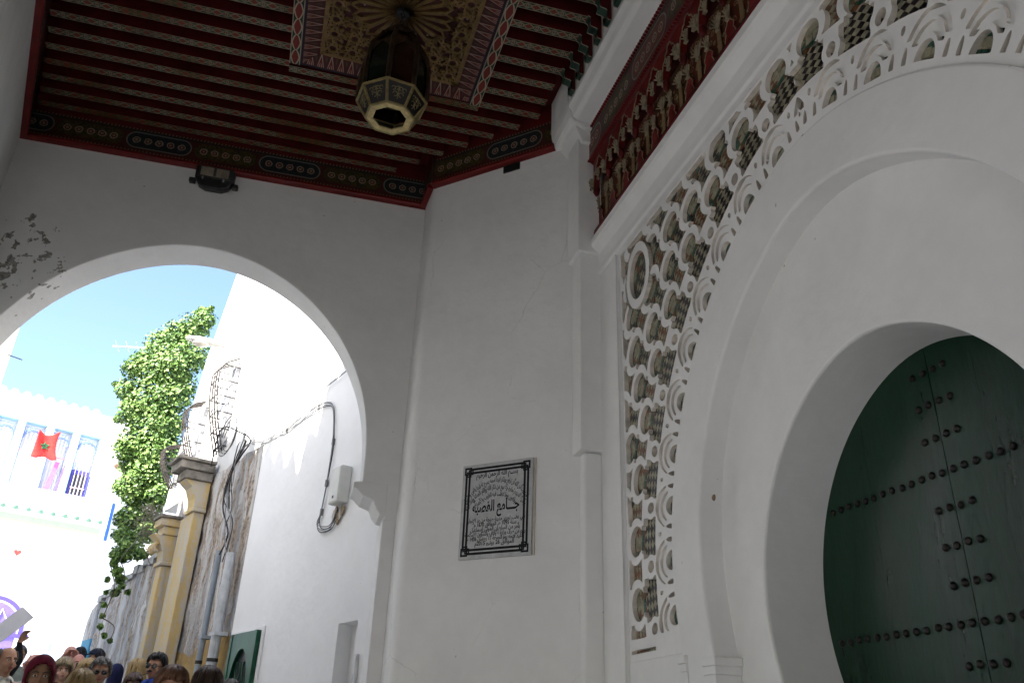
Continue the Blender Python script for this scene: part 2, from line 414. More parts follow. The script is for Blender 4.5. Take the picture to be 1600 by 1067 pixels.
# ---- white beam above the painted frieze, with its corbelled end
be = thing('beam', 'white moulded beam running above the painted frieze', 'beam', (2.0, 2.0, 4.75))
bp = [(2.26, 4.755), (2.07, 4.755), (2.05, 4.765), (1.935, 4.775), (1.92, 4.79), (1.90, 4.80), (1.885, 4.86), (1.86, 4.90), (1.86, 5.40), (2.26, 5.40)]
mb = MB(); mb.prism([(x, -2.3, z) for x, z in bp], (0, 7.42, 0)); mb.build('beam_body', M_PL, be, bevel=0.008)
ep = [(2.26, 4.72), (2.02, 4.72), (1.99, 4.735), (1.955, 4.755), (1.905, 4.765), (1.88, 4.80), (1.862, 4.87), (1.855, 4.95), (1.855, 5.40), (2.26, 5.40)]
mb = MB(); mb.prism([(x, 5.12, z) for x, z in ep], (0, 0.62, 0)); mb.build('corbel_block', M_PL, be, bevel=0.012, bseg=3)
mb = MB(); mb.prism([(2.0, 5.16, 4.60), (1.93, 5.16, 4.755), (2.15, 5.16, 4.755), (2.15, 5.16, 4.60)], (0, 0.42, 0)); mb.build('corbel_neck', M_PL, be, bevel=0.01)

# ================================================================== green studded door
def door_mat():
    M = Mat('green_gloss_paint', 0.3, 0.36)
    a = M.noise(3.5, 5, 0.6, M.mapv(M.wpos(), (1, 1.6, 0.35))); b = M.noise(16, 5, 0.65, M.mapv(M.wpos(), (1, 3, 0.7))); c = M.noise(40, 3)
    M.color(M.mix((a * 0.6 + b * 0.4).ramp(0.35, 0.65), (0.0012, 0.017, 0.008), (0.0030, 0.034, 0.016)))
    M.rough(a * 0.35 + b * 0.15 + 0.08); M.bump(a * 0.8 + b * 0.4 + c * 0.05, 0.3, 0.015); return M.m
M_DOOR = door_mat()
dr = thing('door', 'dark green double door covered in rows of iron studs', 'door', (2.66, YC, -1.5))
for sg in (1, -1):
    for k in range(4):
        mb = MB(); a0 = YC - 0.02 + sg * (0.0022 + 0.236 * k); a1 = YC - 0.02 + sg * (0.0022 + 0.236 * (k + 1) - 0.0003)
        mb.box((2.645 + (0.0004 if k % 2 else 0), min(a0, a1), -1.5), (2.695, max(a0, a1), 1.72)); mb.build('plank', M_DOOR, dr)
mb = MB(); mb.lathe((0, 0, 0), [(0.0175, 0.0), (0.0175, 0.002), (0.0158, 0.008), (0.0107, 0.0128), (0.003, 0.015)], 10)
mb.v = [(-v[2], v[0], v[1]) for v in mb.v]
st0 = mb.build('stud', plain('stud_iron', (0.014, 0.011, 0.010), 0.4, 0.4, 0.3), None, smooth=True); st0.parent = dr
first = True
spots = []
for j in range(-14, 8):
    z = 1.085 + 0.15 * j
    row = range(-15, 15) if j % 4 == 0 else range(-2, 2)
    for k in row:
        a = YC - 0.02 + (k + 0.5) * 0.061
        if z > 0.66:
            w = math.sqrt(max(0, 1.027 ** 2 - (z - 0.66) ** 2)) - 0.117
        else: w = 0.86
        if abs(a - YC) < w - 0.03: spots.append((a, z))
rnd = random.Random(4)
for a, z in spots:
    p = Vector((2.6455, a + rnd.uniform(-.003, .003), z + rnd.uniform(-.003, .003)))
    if first: st0.location = p - wloc(dr); first = False
    else: inst(st0, 'stud', dr, p)

# ================================================================== carved stucco field (lattice cut through to mosaic)
PITCH = 0.30
NS_OFF = 0.30
def arch_sr(y, z):
    sgn = np.where(y >= YC, 1.0, -1.0); a = np.abs(y - YC)
    dx = a + B['e']; dz = z - B['zc']
    r = np.hypot(dx, dz) - B['R']
    t1 = math.acos(B['e'] / B['R'])
    s = (t1 - np.arctan2(dz, dx)) * B['R']
    return s, r, sgn
def ell(x, y, a, b): return (np.sqrt((x / a) ** 2 + (y / b) ** 2) - 1.0) * min(a, b)
def lattice(y, z):
    """>0: white stucco, <0: cut out"""
    s, r, _ = arch_sr(y, z)
    n = s / PITCH + NS_OFF
    wob = 0.006 * np.sin(7.3 * y + 3 * z) * np.cos(5.1 * z - 2 * y)
    sa = (n - np.round(n)) * PITCH + wob; sh = (n - 0.5 - np.round(n - 0.5)) * PITCH + wob
    r = r + 0.005 * np.sin(9 * y + 4.7 * z)
    H = []
    H.append(np.maximum(ell(sa, r - 0.012, 0.056, 0.092), 0.018 - r))
    for (a, b, r0) in ((0.086, 0.152, 0.085), (0.120, 0.216, 0.115)):
        H.append(np.maximum(np.abs(ell(sa, r, a, b)) - 0.0145, np.maximum(r0 - r, np.abs(sa) - a * 0.985)))
    H.append(ell(sh, r - 0.175, 0.0115, 0.022))
    for q in (-0.036, 0.036): H.append(np.maximum(ell(sh - q, r - 0.02, 0.0135, 0.075), 0.018 - r))
    H.append(ell(sa, r - 0.305, 0.030, 0.040))
    arcs = ell(sa, r, 0.143, 0.250) - 0.0
    for k in range(9):
        rk = 0.20 + 0.19 * k
        q, p = (sh, sa) if k % 2 == 0 else (sa, sh)
        rect = np.maximum(np.abs(q) - 0.102, np.maximum(rk + 0.037 - r, r - rk - 0.200))
        if k == 0:
            rect = np.maximum(rect, -(arcs)); rect = np.maximum(rect, -(ell(sa, r - 0.305, 0.060, 0.066)))
        else:
            rect = np.maximum(rect, -(ell(p, r - (rk - 0.19 + 0.305), 0.116, 0.122)))
            if k == 1: rect = np.maximum(rect, -(ell(sa, r - 0.305, 0.060, 0.066)))
            else: rect = np.maximum(rect, -(ell(q, r - (rk - 0.38 + 0.305), 0.116, 0.122)))
        lobe = ell(q, r - rk - 0.298, 0.076, 0.089)
        # a little waist between straight part and lobe
        notch = np.maximum(np.abs(q) - 0.070, np.abs(r - rk - 0.205) - 0.02)
        H.append(np.minimum(np.minimum(rect, lobe), notch))
    F = np.minimum.reduce(H)
    # oval medallions in the upper corners
    for cy in (4.60, 2 * YC - 4.60):
        o = ell(y - cy, z - 3.02, 0.135, 0.185)
        F = np.where(o < 0.065, np.minimum(np.abs(o - 0.0) * 0 + o, 9), F) if False else np.where(o < 0.030, o, np.where(o < 0.075, np.maximum(F, -1) * 0 + np.where(o < 0.05, 0.02, 0.05 - o), F))
    db = np.minimum(np.minimum(4.90 - y, y - 0.46), np.minimum(3.36 - z, z - 0.475))
    F = np.maximum(F, 0.022 - db)
    slot = np.maximum(np.abs(z - 0.525) - 0.016, np.abs(np.abs(y - YC) - 2.03) - 0.17)     # slit along the foot
    F = np.where(z < 0.60, np.maximum(F, 0.02), F); F = np.minimum(F, np.where(slot < 0, slot, 9))
    return F

def march(xs, ys, F, dom):
    """marching squares: returns 2d verts, polygons of F>0, and boundary segments"""
    vid = {}; V = []; polys = []; segs = []
    nx, ny = len(xs), len(ys)
    def vert(key, p):
        if key not in vid: vid[key] = len(V); V.append(p)
        return vid[key]
    pos = F > 0
    cellsany = (pos[:-1, :-1] | pos[1:, :-1] | pos[1:, 1:] | pos[:-1, 1:]) & dom[:-1, :-1]
    for i, j in zip(*np.nonzero(cellsany)):
        cs = ((i, j), (i + 1, j), (i + 1, j + 1), (i, j + 1))
        f = [F[c] for c in cs]; ring = []
        for a in range(4):
            b = (a + 1) % 4; ca, cb = cs[a], cs[b]
            if f[a] > 0: ring.append((vert(ca, (xs[ca[0]], ys[ca[1]])), 0))
            if (f[a] > 0) != (f[b] > 0):
                t = f[a] / (f[a] - f[b]); t = min(max(t, 0.02), 0.98)
                key = (min(ca, cb), max(ca, cb))
                p = (xs[ca[0]] + (xs[cb[0]] - xs[ca[0]]) * t, ys[ca[1]] + (ys[cb[1]] - ys[ca[1]]) * t)
                ring.append((vert(key, p), 1 if f[a] > 0 else 2))      # 1: leaving, 2: entering
        if len(ring) < 3: continue
        polys.append([q for q, _ in ring])
        for q in range(len(ring)):
            if ring[q][1] == 1 and ring[(q + 1) % len(ring)][1] == 2: segs.append((ring[q][0], ring[(q + 1) % len(ring)][0]))
    return V, polys, segs

CELL = 0.0085
ys_ = np.arange(0.455, 4.905, CELL); zs_ = np.arange(0.475, 3.365, CELL)
YY, ZZ = np.meshgrid(ys_, zs_, indexing='ij')
FF = lattice(YY, ZZ)
_, RR, _ = arch_sr(YY, ZZ)
dom = RR > -0.035
V2, polys, segs = march(ys_, zs_, FF, dom)
XF = 2.197; XB = 2.230
vs = [(XF, a, z) for a, z in V2]; nV = len(vs)
# soft rounded arris: a slightly retracted step 6 mm down, then the cut goes straight back
bnd = {}
for a, b in segs:
    for q in (a, b):
        if q not in bnd:
            bnd[q] = len(vs); vs.append((XB, V2[q][0], V2[q][1]))
fs = [p[::-1] for p in polys]
nf = len(fs)
fs += [(a, b, bnd[b], bnd[a]) for a, b in segs]
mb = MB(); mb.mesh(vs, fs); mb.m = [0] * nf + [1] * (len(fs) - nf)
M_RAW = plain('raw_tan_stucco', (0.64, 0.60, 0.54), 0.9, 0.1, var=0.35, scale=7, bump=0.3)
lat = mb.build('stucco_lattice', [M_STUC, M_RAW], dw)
lat['kind'] = 'stuff'

# ---- mosaic behind the lattice: lozenges, bars and grounds, cell by cell
M_TB = plain('tile_black', (0.016, 0.015, 0.017), 0.3, 0.5, var=0.5, scale=40)
M_TN = plain('tile_brown', (0.155, 0.060, 0.022), 0.35, 0.5, var=0.5, scale=40)
M_TC = plain('tile_cream', (0.27, 0.255, 0.18), 0.4, 0.45, var=0.4, scale=25)
M_TG = plain('tile_green', (0.020, 0.075, 0.050), 0.3, 0.5, var=0.55, scale=25)
rnd = random.Random(11)
t1 = math.acos(B['e'] / B['R'])
def sr_point(s, r, sg):
    th = t1 - s / B['R']; rr = B['R'] + r
    return YC + sg * (rr * math.cos(th) - B['e']), B['zc'] + rr * math.sin(th)
mb = MB()                                       # the scale arcs are only grooved: a white floor shows in them
for sg in (1, -1):
    pr_ = None
    for i in range(0, 121):
        s_ = i / 120 * 3.35; q = [sr_point(s_, r_, sg) for r_ in (0.108, 0.232)]
        if any(z < 0.49 for _, z in q): break
        if pr_ is not None:
            f_ = [(2.214, *pr_[0]), (2.214, *pr_[1]), (2.214, *q[1]), (2.214, *q[0])]; mb.face(f_ if sg > 0 else f_[::-1])
        pr_ = q
mb.build('groove_floor', M_STUC, dw)
mb = MB()
def tile(pts, m, sg, x=2.2265):
    q = []
    for s, r in pts:
        a, z = sr_point(s, r, sg)
        if a > 4.89 or a < 0.47 or z > 3.35 or z < 0.48 or (a - YC) * sg < -0.01: return
        q.append((a, z))
    x += rnd.uniform(-0.0015, 0.0015)
    c = np.mean(q, axis=0); q = [tuple(c + (np.array(p) - c) * 0.93) for p in q]
    n = len(q); vs = [(x, a, z) for a, z in q] + [(2.2325, a, z) for a, z in q]
    if sg > 0: mb.mesh(vs, [tuple(range(n))[::-1]] + [(i, (i + 1) % n, n + (i + 1) % n, n + i) for i in range(n)], m)
    else: mb.mesh(vs, [tuple(range(n))] + [(i, n + i, n + (i + 1) % n, (i + 1) % n) for i in range(n)], m)
for sg in (1, -1):
    for k in range(9):
        rk = 0.20 + 0.19 * k
        for i in range(-1, 15):
            s0 = (i + (0.5 if k % 2 == 0 else 0.0) - NS_OFF) * PITCH
            dark = 0 if k % 2 == 0 else 1
            hs, hr = 0.0265, 0.0200
            for a in range(-4, 5):
                for b in range(-1, 10):
                    cs = s0 + a * hs; cr = rk + 0.070 + b * hr
                    if (a + b) % 2: continue
                    if cr > rk + 0.245: continue
                    tile([(cs - hs, cr), (cs, cr - hr), (cs + hs, cr), (cs, cr + hr)], dark if b % 2 == 0 else 2, sg)
            for a in range(-3, 3): tile([(s0 + a * 0.04, rk + 0.258), (s0 + (a + 1) * 0.04, rk + 0.258), (s0 + (a + 1) * 0.04, rk + 0.285), (s0 + a * 0.04, rk + 0.285)], 3, sg)
            for a in range(-2, 2):
                for b in range(3):
                    tile([(s0 + a * 0.045, rk + 0.288 + b * 0.046), (s0 + (a + 1) * 0.045, rk + 0.288 + b * 0.046), (s0 + (a + 1) * 0.045, rk + 0.334 + b * 0.046), (s0 + a * 0.045, rk + 0.334 + b * 0.046)], 3 if (a in (-2, 1) or b == 2) else 2, sg)
    for i in range(0, 12):
        s0 = (i - NS_OFF) * PITCH
        for b, m in ((0.0, 3), (0.045, 2), (0.075, 3)):
            for a in range(-2, 2): tile([(s0 + a * 0.03, b), (s0 + (a + 1) * 0.03, b), (s0 + (a + 1) * 0.03, b + 0.04), (s0 + a * 0.03, b + 0.04)], m, sg)
mb.build('mosaic_tiles', [M_TB, M_TN, M_TC, M_TG], dw, kind='stuff')

# ================================================================== painted ceiling
def M_uv(name, rough=0.5):
    M = Mat(name, rough, 0.35); c = M.sep(M.coord('UV')); return M, c[0], c[1]

def joist_paint():
    M, u, v = M_uv('joist_paint')
    t = (u / 0.14).fract(); a = (t * 2.0 - 1.0).abs(); wv = (v * 2.0 - 1.0).abs()
    d1 = wv - a.rsub(0.62) * 1.30                      # big lozenge about t=.5
    red = d1.lt(-0.16); line = (d1.abs()).lt(0.15)
    d2 = (a.rsub(1.0) * a.rsub(1.0) * 26.0 + wv * wv * 6.0).sqrt()
    ring = (d2 - 0.8).abs().lt(0.28); dot = d2.lt(0.5)
    cross = (wv - a * 1.0 + 0.35).abs().lt(0.12) * a.gt(0.5)
    edge = wv.gt(0.80)
    w1 = M.noise(0.9, 3); age = M.noise(3, 4)
    cream = M.mix(w1.ramp(0.52, 0.62), (0.22, 0.19, 0.135), (0.11, 0.065, 0.018))
    c = M.mix(red, (0.008, 0.030, 0.018), (0.16, 0.022, 0.012))
    c = M.mix(dot, c, (0.15, 0.02, 0.012))
    c = M.mix(line.max(ring).max(edge).max(cross), c, cream)
    c = M.mix(age.ramp(0.45, 0.75) * 0.45, c, (0.06, 0.03, 0.015))
    M.color(c); return M.m
M_JOIST = joist_paint()

def cornice_paint(name='cornice_paint', nv=((0.008, 0.012, 0.016), (0.030, 0.038, 0.034)), gd=((0.060, 0.008, 0.007), (0.030, 0.026, 0.010))):
    M, u, v = M_uv(name)
    k = (u / 1.2).fract(); dark = k.lt(0.5)
    x = ((u / 0.6).fract() - 0.5) * 0.6                 # -.3 .. .3
    y = (v - 0.52) * 0.27
    r = 0.085
    cart = ((x.abs() - 0.20).max(0.0) * (x.abs() - 0.20).max(0.0) + y * y).sqrt() - r
    inside = cart.lt(0.0); rim = cart.abs().lt(0.006)
    xx = ((x / 0.10 + 0.5).fract() - 0.5) * 0.10
    rr = (xx * xx + y * y).sqrt() + (M.noise(40, 2) - 0.5) * 0.02
    ros = rr.lt(0.030) * x.abs().lt(0.24); rosr = (rr - 0.030).abs().lt(0.005) * x.abs().lt(0.24); cen = rr.lt(0.013) * x.abs().lt(0.24)
    fl = M.noise(45, 3, 0.6); fl2 = M.voro(38)
    ground = M.mix(fl.gt(0.55), gd[0], gd[1])
    navy = M.mix(fl2.lt(0.25), nv[0], nv[1])
    gold = M.mix(fl.ramp(0.42, 0.6), (0.070, 0.045, 0.010), (0.013, 0.020, 0.008))
    c = M.mix(inside, ground, M.mix(dark, gold, navy))
    c = M.mix(rim * dark, c, (0.16, 0.17, 0.15))
    c = M.mix(ros, c, (0.10, 0.010, 0.009)); c = M.mix(rosr, c, (0.26, 0.23, 0.18)); c = M.mix(cen, c, (0.20, 0.17, 0.13))
    tri = ((u / 0.032 + v * 2.0).fract()).lt(0.4)
    rope = M.mix(tri, (0.05, 0.006, 0.006), (0.17, 0.12, 0.07))
    c = M.mix(v.lt(0.10), c, rope); c = M.mix(v.gt(0.93), c, rope)
    c = M.mix(v.gt(0.855) * v.lt(0.93), c, (0.012, 0.016, 0.016))
    M.color(c); return M.m
M_CORN = cornice_paint()
M_CORN2 = cornice_paint('frieze_band_paint', ((0.10, 0.026, 0.014), (0.16, 0.05, 0.025)), ((0.075, 0.010, 0.012), (0.028, 0.012, 0.012)))

def aborder_paint():
    M, u, v = M_uv('triangle_border_paint')
    t = ((u / 0.085).fract() * 2.0 - 1.0).abs()
    tri = (t - v.rsub(1.0) * 0.78).lt(0.0) * v.gt(0.12) * v.lt(0.92)
    inn = (t - v.rsub(0.62) * 0.9).abs().lt(0.10) + (t.lt(0.12) * v.lt(0.55))
    dia = (t.rsub(1.0) * 1.6 + (v - 0.62).abs() * 1.7).lt(0.36)
    c = M.mix(dia, (0.055, 0.008, 0.009), (0.06, 0.040, 0.012))
    c = M.mix(tri, c, (0.27, 0.19, 0.15)); c = M.mix(tri * inn.clamp(), c, (0.12, 0.014, 0.012))
    c = M.mix(v.gt(0.92), c, (0.010, 0.010, 0.026)); c = M.mix(v.lt(0.10), c, (0.012, 0.011, 0.026)); M.color(c); return M.m
M_ABORD = aborder_paint()
def strip_paint():
    M, u, v = M_uv('lozenge_strip_paint')
    t = (u / 0.17).fract(); a = (t * 2.0 - 1.0).abs(); wv = (v * 2.0 - 1.0).abs()
    d = wv - a.rsub(1.0).sqrt() * 0.80
    c = M.mix(d.lt(-0.1), (0.007, 0.030, 0.018), (0.16, 0.016, 0.012))
    c = M.mix(d.abs().lt(0.13), c, (0.36, 0.31, 0.23)); c = M.mix(wv.gt(0.84), c, (0.36, 0.31, 0.23))
    M.color(c); return M.m
M_STRIP = strip_paint()

ce = setp(thing('ceiling', 'dark red painted timber ceiling with patterned joists', 'ceiling', (0, 4, 5.3)), kind='structure')
del ce['category']
JS = -0.0262
def yj(y, x): return y + (x + 2.4) * JS
def xl(y): return -2.26 - (y - 5.2) * 0.2684 + 0.05 if y > 4.4 else -2.04 + 0.0 * y
mb = MB(); mb.box((-2.9, -2.55, 5.30), (2.25, 7.0, 5.40)); mb.build('boarding', M_RED, ce)
ZJ = 5.12
PX0, PX1, PY0, PY1 = -0.385, 1.10, 4.00, 5.61
def joist(x0, x1, y, name='joist'):
    mb = MB(); w = 0.037
    A = [(x0, yj(y, x0) - w), (x1, yj(y, x1) - w), (x1, yj(y, x1) + w), (x0, yj(y, x0) + w)]
    a, b, c, d = A; zt = 5.301
    mb.face([(*d, ZJ), (*c, ZJ), (*b, ZJ), (*a, ZJ)], 0, [(x0, 1), (x1, 1), (x1, 0), (x0, 0)])
    for p, q in ((a, b), (b, c), (c, d), (d, a)): mb.face([(*p, ZJ), (*q, ZJ), (*q, zt), (*p, zt)], 1, [(0, .5)] * 4)
    return mb.build(name, [M_JOIST, M_RED], ce)
wave = []
for i in range(33):
    t = i / 32; wave.append((1.735 + 0.112 * t + 0.017 * math.sin(t * math.pi * 4.0), ZJ - 0.215 * t + 0.014 * math.sin(t * math.pi * 4.0 + 0.5)))
M_WAVE = plain('corbel_green', (0.010, 0.032, 0.022), 0.5, var=0.3)
M_WEDGE = plain('corbel_edge', (0.30, 0.28, 0.22), 0.5, var=0.2)
ny = int((6.86 + 2.3) / 0.1955)
for k in range(ny + 1):
    y = 6.84 - 0.1955 * k
    x0 = xl(y); ymid = yj(y, 0.3)
    xr = min(1.74, 7.40 - yj(y, 1.5) - 0.03)
    cuts = [(x0, xr)]
    if PY0 - 0.10 < ymid < PY1 + 0.10: cuts = [(x0, PX0 - 0.090), (PX1 + 0.090, xr)]
    for a, b in cuts: joist(a, b, y)
    if xr >= 1.739 and yj(y, 1.74) < 5.08:
        yy = yj(y, 1.74); mb = MB()
        for (dy0, dy1, m) in ((-0.042, -0.034, 1), (-0.034, 0.034, 0), (0.034, 0.042, 1)):
            mb2 = MB()
            for i in range(32):
                (xa, za), (xb, zb) = wave[i], wave[i + 1]
                mb.face([(xa, yy + dy1, za), (xb, yy + dy1, zb), (xb, yy + dy0, zb), (xa, yy + dy0, za)], m)
        for i in range(32):
            (xa, za), (xb, zb) = wave[i], wave[i + 1]
            for sg in (-1, 1):
                q = [(xa, yy + sg * 0.042, za), (xb, yy + sg * 0.042, zb), (xb, yy + sg * 0.042, 5.301), (xa, yy + sg * 0.042, 5.301)]
                mb.face(q if sg < 0 else q[::-1], 2)
        mb.build('corbel', [M_WAVE, M_WEDGE, M_RED], ce)
# trimmer joists and lozenge strips round the star panel
for y in (PY1 + 0.045 + 0.07, PY0 - 0.045 + 0.07): joist(PX0 - 0.087, PX1 + 0.087, y, 'trimmer')
for x in (PX0 - 0.045, PX1 + 0.045):
    mb = MB(); q = [(x - 0.043, PY0), (x + 0.043, PY0), (x + 0.043, PY1 - 0.003), (x - 0.043, PY1 - 0.003)]
    mb.face([(*q[3], ZJ - 0.002), (*q[2], ZJ - 0.002), (*q[1], ZJ - 0.002), (*q[0], ZJ - 0.002)], 0, [(PY1, 0), (PY1, 1), (PY0, 1), (PY0, 0)])
    for i in range(4):
        p, r_ = q[i], q[(i + 1) % 4]; mb.face([(*p, ZJ - 0.002), (*r_, ZJ - 0.002), (*r_, 5.301), (*p, 5.301)], 1, [(0, .5)] * 4)
    mb.build('lozenge_strip', [M_STRIP, M_RED], ce)
# triangle border (four mitred boards) and gold strapwork panel
BW = 0.165
o4 = [(PX0, PY0), (PX1, PY0), (PX1, PY1), (PX0, PY1)]; i4 = [(PX0 + BW, PY0 + BW), (PX1 - BW, PY0 + BW), (PX1 - BW, PY1 - BW), (PX0 + BW, PY1 - BW)]
for i in range(4):
    j = (i + 1) % 4; L = math.dist(o4[i], o4[j]); mb = MB()
    mb.face([(*o4[i], 5.13), (*i4[i], 5.17), (*i4[j], 5.17), (*o4[j], 5.13)], 0, [(0, 0), (BW, 1), (L - BW, 1), (L, 0)])
    mb.build('border_board', M_ABORD, ce)
def panel_mat():
    M = Mat('star_panel_ground', 0.6, 0.3)
    v = M.voro(15); M.color(M.mix(v.lt(0.16), M.mix(v.lt(0.3), (0.050, 0.010, 0.012), (0.020, 0.008, 0.018)), (0.25, 0.18, 0.13))); return M.m
mb = MB(); mb.face([(*i4[0], 5.172), (*i4[3], 5.172), (*i4[2], 5.172), (*i4[1], 5.172)]); mb.build('panel_ground', panel_mat(), ce)
M_GOLD = plain('gold_strap', (0.165, 0.098, 0.030), 0.45, 0.4, 0.0, 0.3, 20)
pcx, pcy = (PX0 + PX1) / 2, 4.80
def bar(mb, p, q, hw=0.0095, z=5.164):
    d = np.array((q[0] - p[0], q[1] - p[1], 0)); L = np.linalg.norm(d)
    if L < 1e-4: return
    d /= L; mb.obox(((p[0] + q[0]) / 2, (p[1] + q[1]) / 2, z), d, (-d[1], d[0], 0), (0, 0, 1), L / 2 + hw, hw, 0.008)
x0, x1, y0, y1 = PX0 + BW, PX1 - BW, PY0 + BW, PY1 - BW
mb = MB()
for (p, q) in (((x0, y0), (x1, y0)), ((x1, y0), (x1, y1)), ((x1, y1), (x0, y1)), ((x0, y1), (x0, y0))): bar(mb, p, q, 0.016, 5.161)
mb.build('panel_fillet', M_GOLD, ce)
NR = 24
for k in range(NR):
    t = 2 * math.pi * k / NR; mb = MB()
    for sgn in (-1, 1):
        t2 = t + sgn * 0.035; t3 = t + sgn * 0.085
        bar(mb, (pcx + 0.06 * math.cos(t), pcy + 0.06 * math.sin(t)), (pcx + 0.33 * math.cos(t3 * 0.35 + t * 0.65), pcy + 0.33 * math.sin(t3 * 0.35 + t * 0.65)), 0.0085, 5.162 - 0.001 * (k % 2))
    t4 = t + math.pi / NR
    bar(mb, (pcx + 0.335 * math.cos(t), pcy + 0.335 * math.sin(t)), (pcx + 0.40 * math.cos(t4), pcy + 0.40 * math.sin(t4)), 0.009, 5.160)
    bar(mb, (pcx + 0.40 * math.cos(t4), pcy + 0.40 * math.sin(t4)), (pcx + 0.335 * math.cos(t + 2 * math.pi / NR), pcy + 0.335 * math.sin(t + 2 * math.pi / NR)), 0.009, 5.160)
    mb.build('star_ray', M_GOLD, ce)
mb = MB(); nx_ = 7; cx_ = (x1 - x0) / nx_; ny_ = int(round((y1 - y0) / cx_)); cy_ = (y1 - y0) / ny_
for i in range(nx_):
    for j in range(ny_):
        c = (x0 + (i + .5) * cx_, y0 + (j + .5) * cy_)
        if math.dist(c, (pcx, pcy)) < 0.40: continue
        tw = 0.18 * ((i * 3 + j * 5) % 4)
        vv = [(c[0] + 0.094 * math.cos(math.pi / 8 + tw + k * math.pi / 4), c[1] + 0.094 * math.sin(math.pi / 8 + tw + k * math.pi / 4)) for k in range(8)]
        for k in range(8): bar(mb, vv[k], vv[(k + 3) % 8], 0.008, 5.163 - 0.0015 * (k % 3))
mb.build('strapwork', M_GOLD, ce, kind='stuff')
mb = MB(); mb.lathe((pcx, pcy, 5.10), [(0.015, 0), (0.05, 0.02), (0.055, 0.05), (0.03, 0.075)], 12); mb.build('ceiling_rose', M_BLACK, ce)

# ---- painted cornice boards along the walls, with their bright red lower moulding
def cornice(p, q, u0):
    p = np.array(p); q = np.array(q); d = q - p; L = np.linalg.norm(d); d = d / L; n = np.array((-d[1], d[0]))
    if np.dot(n, np.array((0.0, 4.0)) - (p + q) / 2) < 0: n = -n
    mb = MB(); a, b = p + n * 0.03, q + n * 0.03
    fc = [(*a, 4.825), (*b, 4.825), (*b, 5.10), (*a, 5.10)]; uvs = [(u0, 0), (u0 + L, 0), (u0 + L, 1), (u0, 1)]
    mb.face(fc, 0, uvs)
    a2, b2 = p + n * 0.055, q + n * 0.055
    mb.face([(*a, 5.10), (*b, 5.10), (*b, 5.31), (*a, 5.31)], 1, [(0, .5)] * 4)
    mb.build('cornice_board', [M_CORN, M_RED], ce)
    mb = MB(); pr = [(0.0, 4.772), (0.050, 4.776), (0.060, 4.79), (0.058, 4.815), (0.042, 4.828), (0.0, 4.832)]
    mb.prism([(*(p + n * e), z) for e, z in pr], (*(d * L), 0)); mb.build('cornice_moulding', M_REDB, ce)
cornice((0.97, 6.84), (-2.735, 6.97), 0.15)
cornice((0.978, 6.475), (0.965, 6.84), 0.9)
cornice((0.985, 6.4686), (1.90, 5.5536), 0.62)
cornice((-2.735, 6.97), (-2.05, 4.4), 0.3)

# ================================================================== painted frieze over the door
def frieze_paint():
    M = Mat('frieze_floral_paint', 0.6, 0.3)
    v = M.voro(19); n = M.noise(34, 4, 0.65); w_ = M.noise(2.2, 2)
    c = M.mix(n.ramp(0.45, 0.58), (0.135, 0.016, 0.012), (0.050, 0.042, 0.016))
    c = M.mix(w_.ramp(0.45, 0.6) * 0.4, c, (0.055, 0.045, 0.018))
    c = M.mix((v - 0.33).abs().lt(0.06), c, (0.28, 0.20, 0.11)); c = M.mix(v.lt(0.15), c, (0.24, 0.05, 0.03)); M.color(c); return M.m
M_FRZ = frieze_paint()
M_CREAM = plain('cream_paint', (0.24, 0.20, 0.135), 0.5, var=0.3, scale=30)
fz = thing('painted_frieze', 'red carved and painted wooden frieze with rows of palm capitals', 'frieze', (2.15, YC, 3.7))
FY0, FY1 = 0.12, 5.19
mb = MB(); prof = [(2.262, 3.702), (2.115, 3.702), (2.115, 3.745), (2.175, 3.75), (2.175, 4.22), (2.262, 4.22)]
mb.prism([(x, FY0, z) for x, z in prof], (0, FY1 - FY0, 0)); mb.build('panel', M_FRZ, fz)
mb = MB(); mb.box((2.107, FY0, 3.706), (2.114, FY1, 3.725)); mb.build('line', M_REDB, fz)
mb = MB(); mb.box((2.110, FY0, 3.727), (2.114, FY1, 3.741)); mb.build('line', plain('dark_line', (0.012, 0.02, 0.018)), fz)
mb = MB(); L = FY1 - FY0
mb.face([(2.074, FY0, 4.42), (2.074, FY0, 4.735), (2.074, FY1, 4.735), (2.074, FY1, 4.42)], 0, [(0, 0), (0, 1), (L, 1), (L, 0)])
mb.face([(2.074, FY1, 4.42), (2.074, FY1, 4.735), (2.262, FY1, 4.735), (2.262, FY1, 4.42)], 1, [(0, .5)] * 4)
mb.face([(2.074, FY0, 4.42), (2.074, FY1, 4.42), (2.262, FY1, 4.30), (2.262, FY0, 4.30)], 1, [(0, .5)] * 4)
mb.build('cartouche_band', [M_CORN2, M_RED], fz)
bead = MB()
for z, x in ((4.742, 2.066), (4.415, 2.066)):
    k = 0; y = FY0
    while y < FY1:
        bead.obox((x, y, z), (0, .7071, .7071), (0, -.7071, .7071), (1, 0, 0), 0.0105, 0.0105, 0.010); y += 0.031
bead.build('bead_rows', M_REDB, fz, kind='stuff')
def fan(n, h, w, x):
    mb = MB()
    for i in range(n):
        t = (i - (n - 1) / 2) / ((n - 1) / 2); top = (t * w, h * (1 - 0.28 * t * t)); mid = (t * w * 0.38, h * 0.45)
        wd = 0.0055
        mb.prism([(0, t * 0.010 - wd * .6, 0), (0, t * 0.010 + wd * .6, 0), (0, mid[0] + wd, mid[1]), (-0.012, top[0] + wd * 0.9, top[1]), (-0.016, top[0] * 1.06, top[1] * 1.04), (-0.012, top[0] - wd * 0.9, top[1]), (0, mid[0] - wd, mid[1])], (-0.008, 0, 0))
    mb.box((-0.014, -0.016, -0.012), (0.006, 0.016, 0.004))
    return mb
cap0 = fan(7, 0.095, 0.062, 0).build('palm_capital', M_CREAM, None)
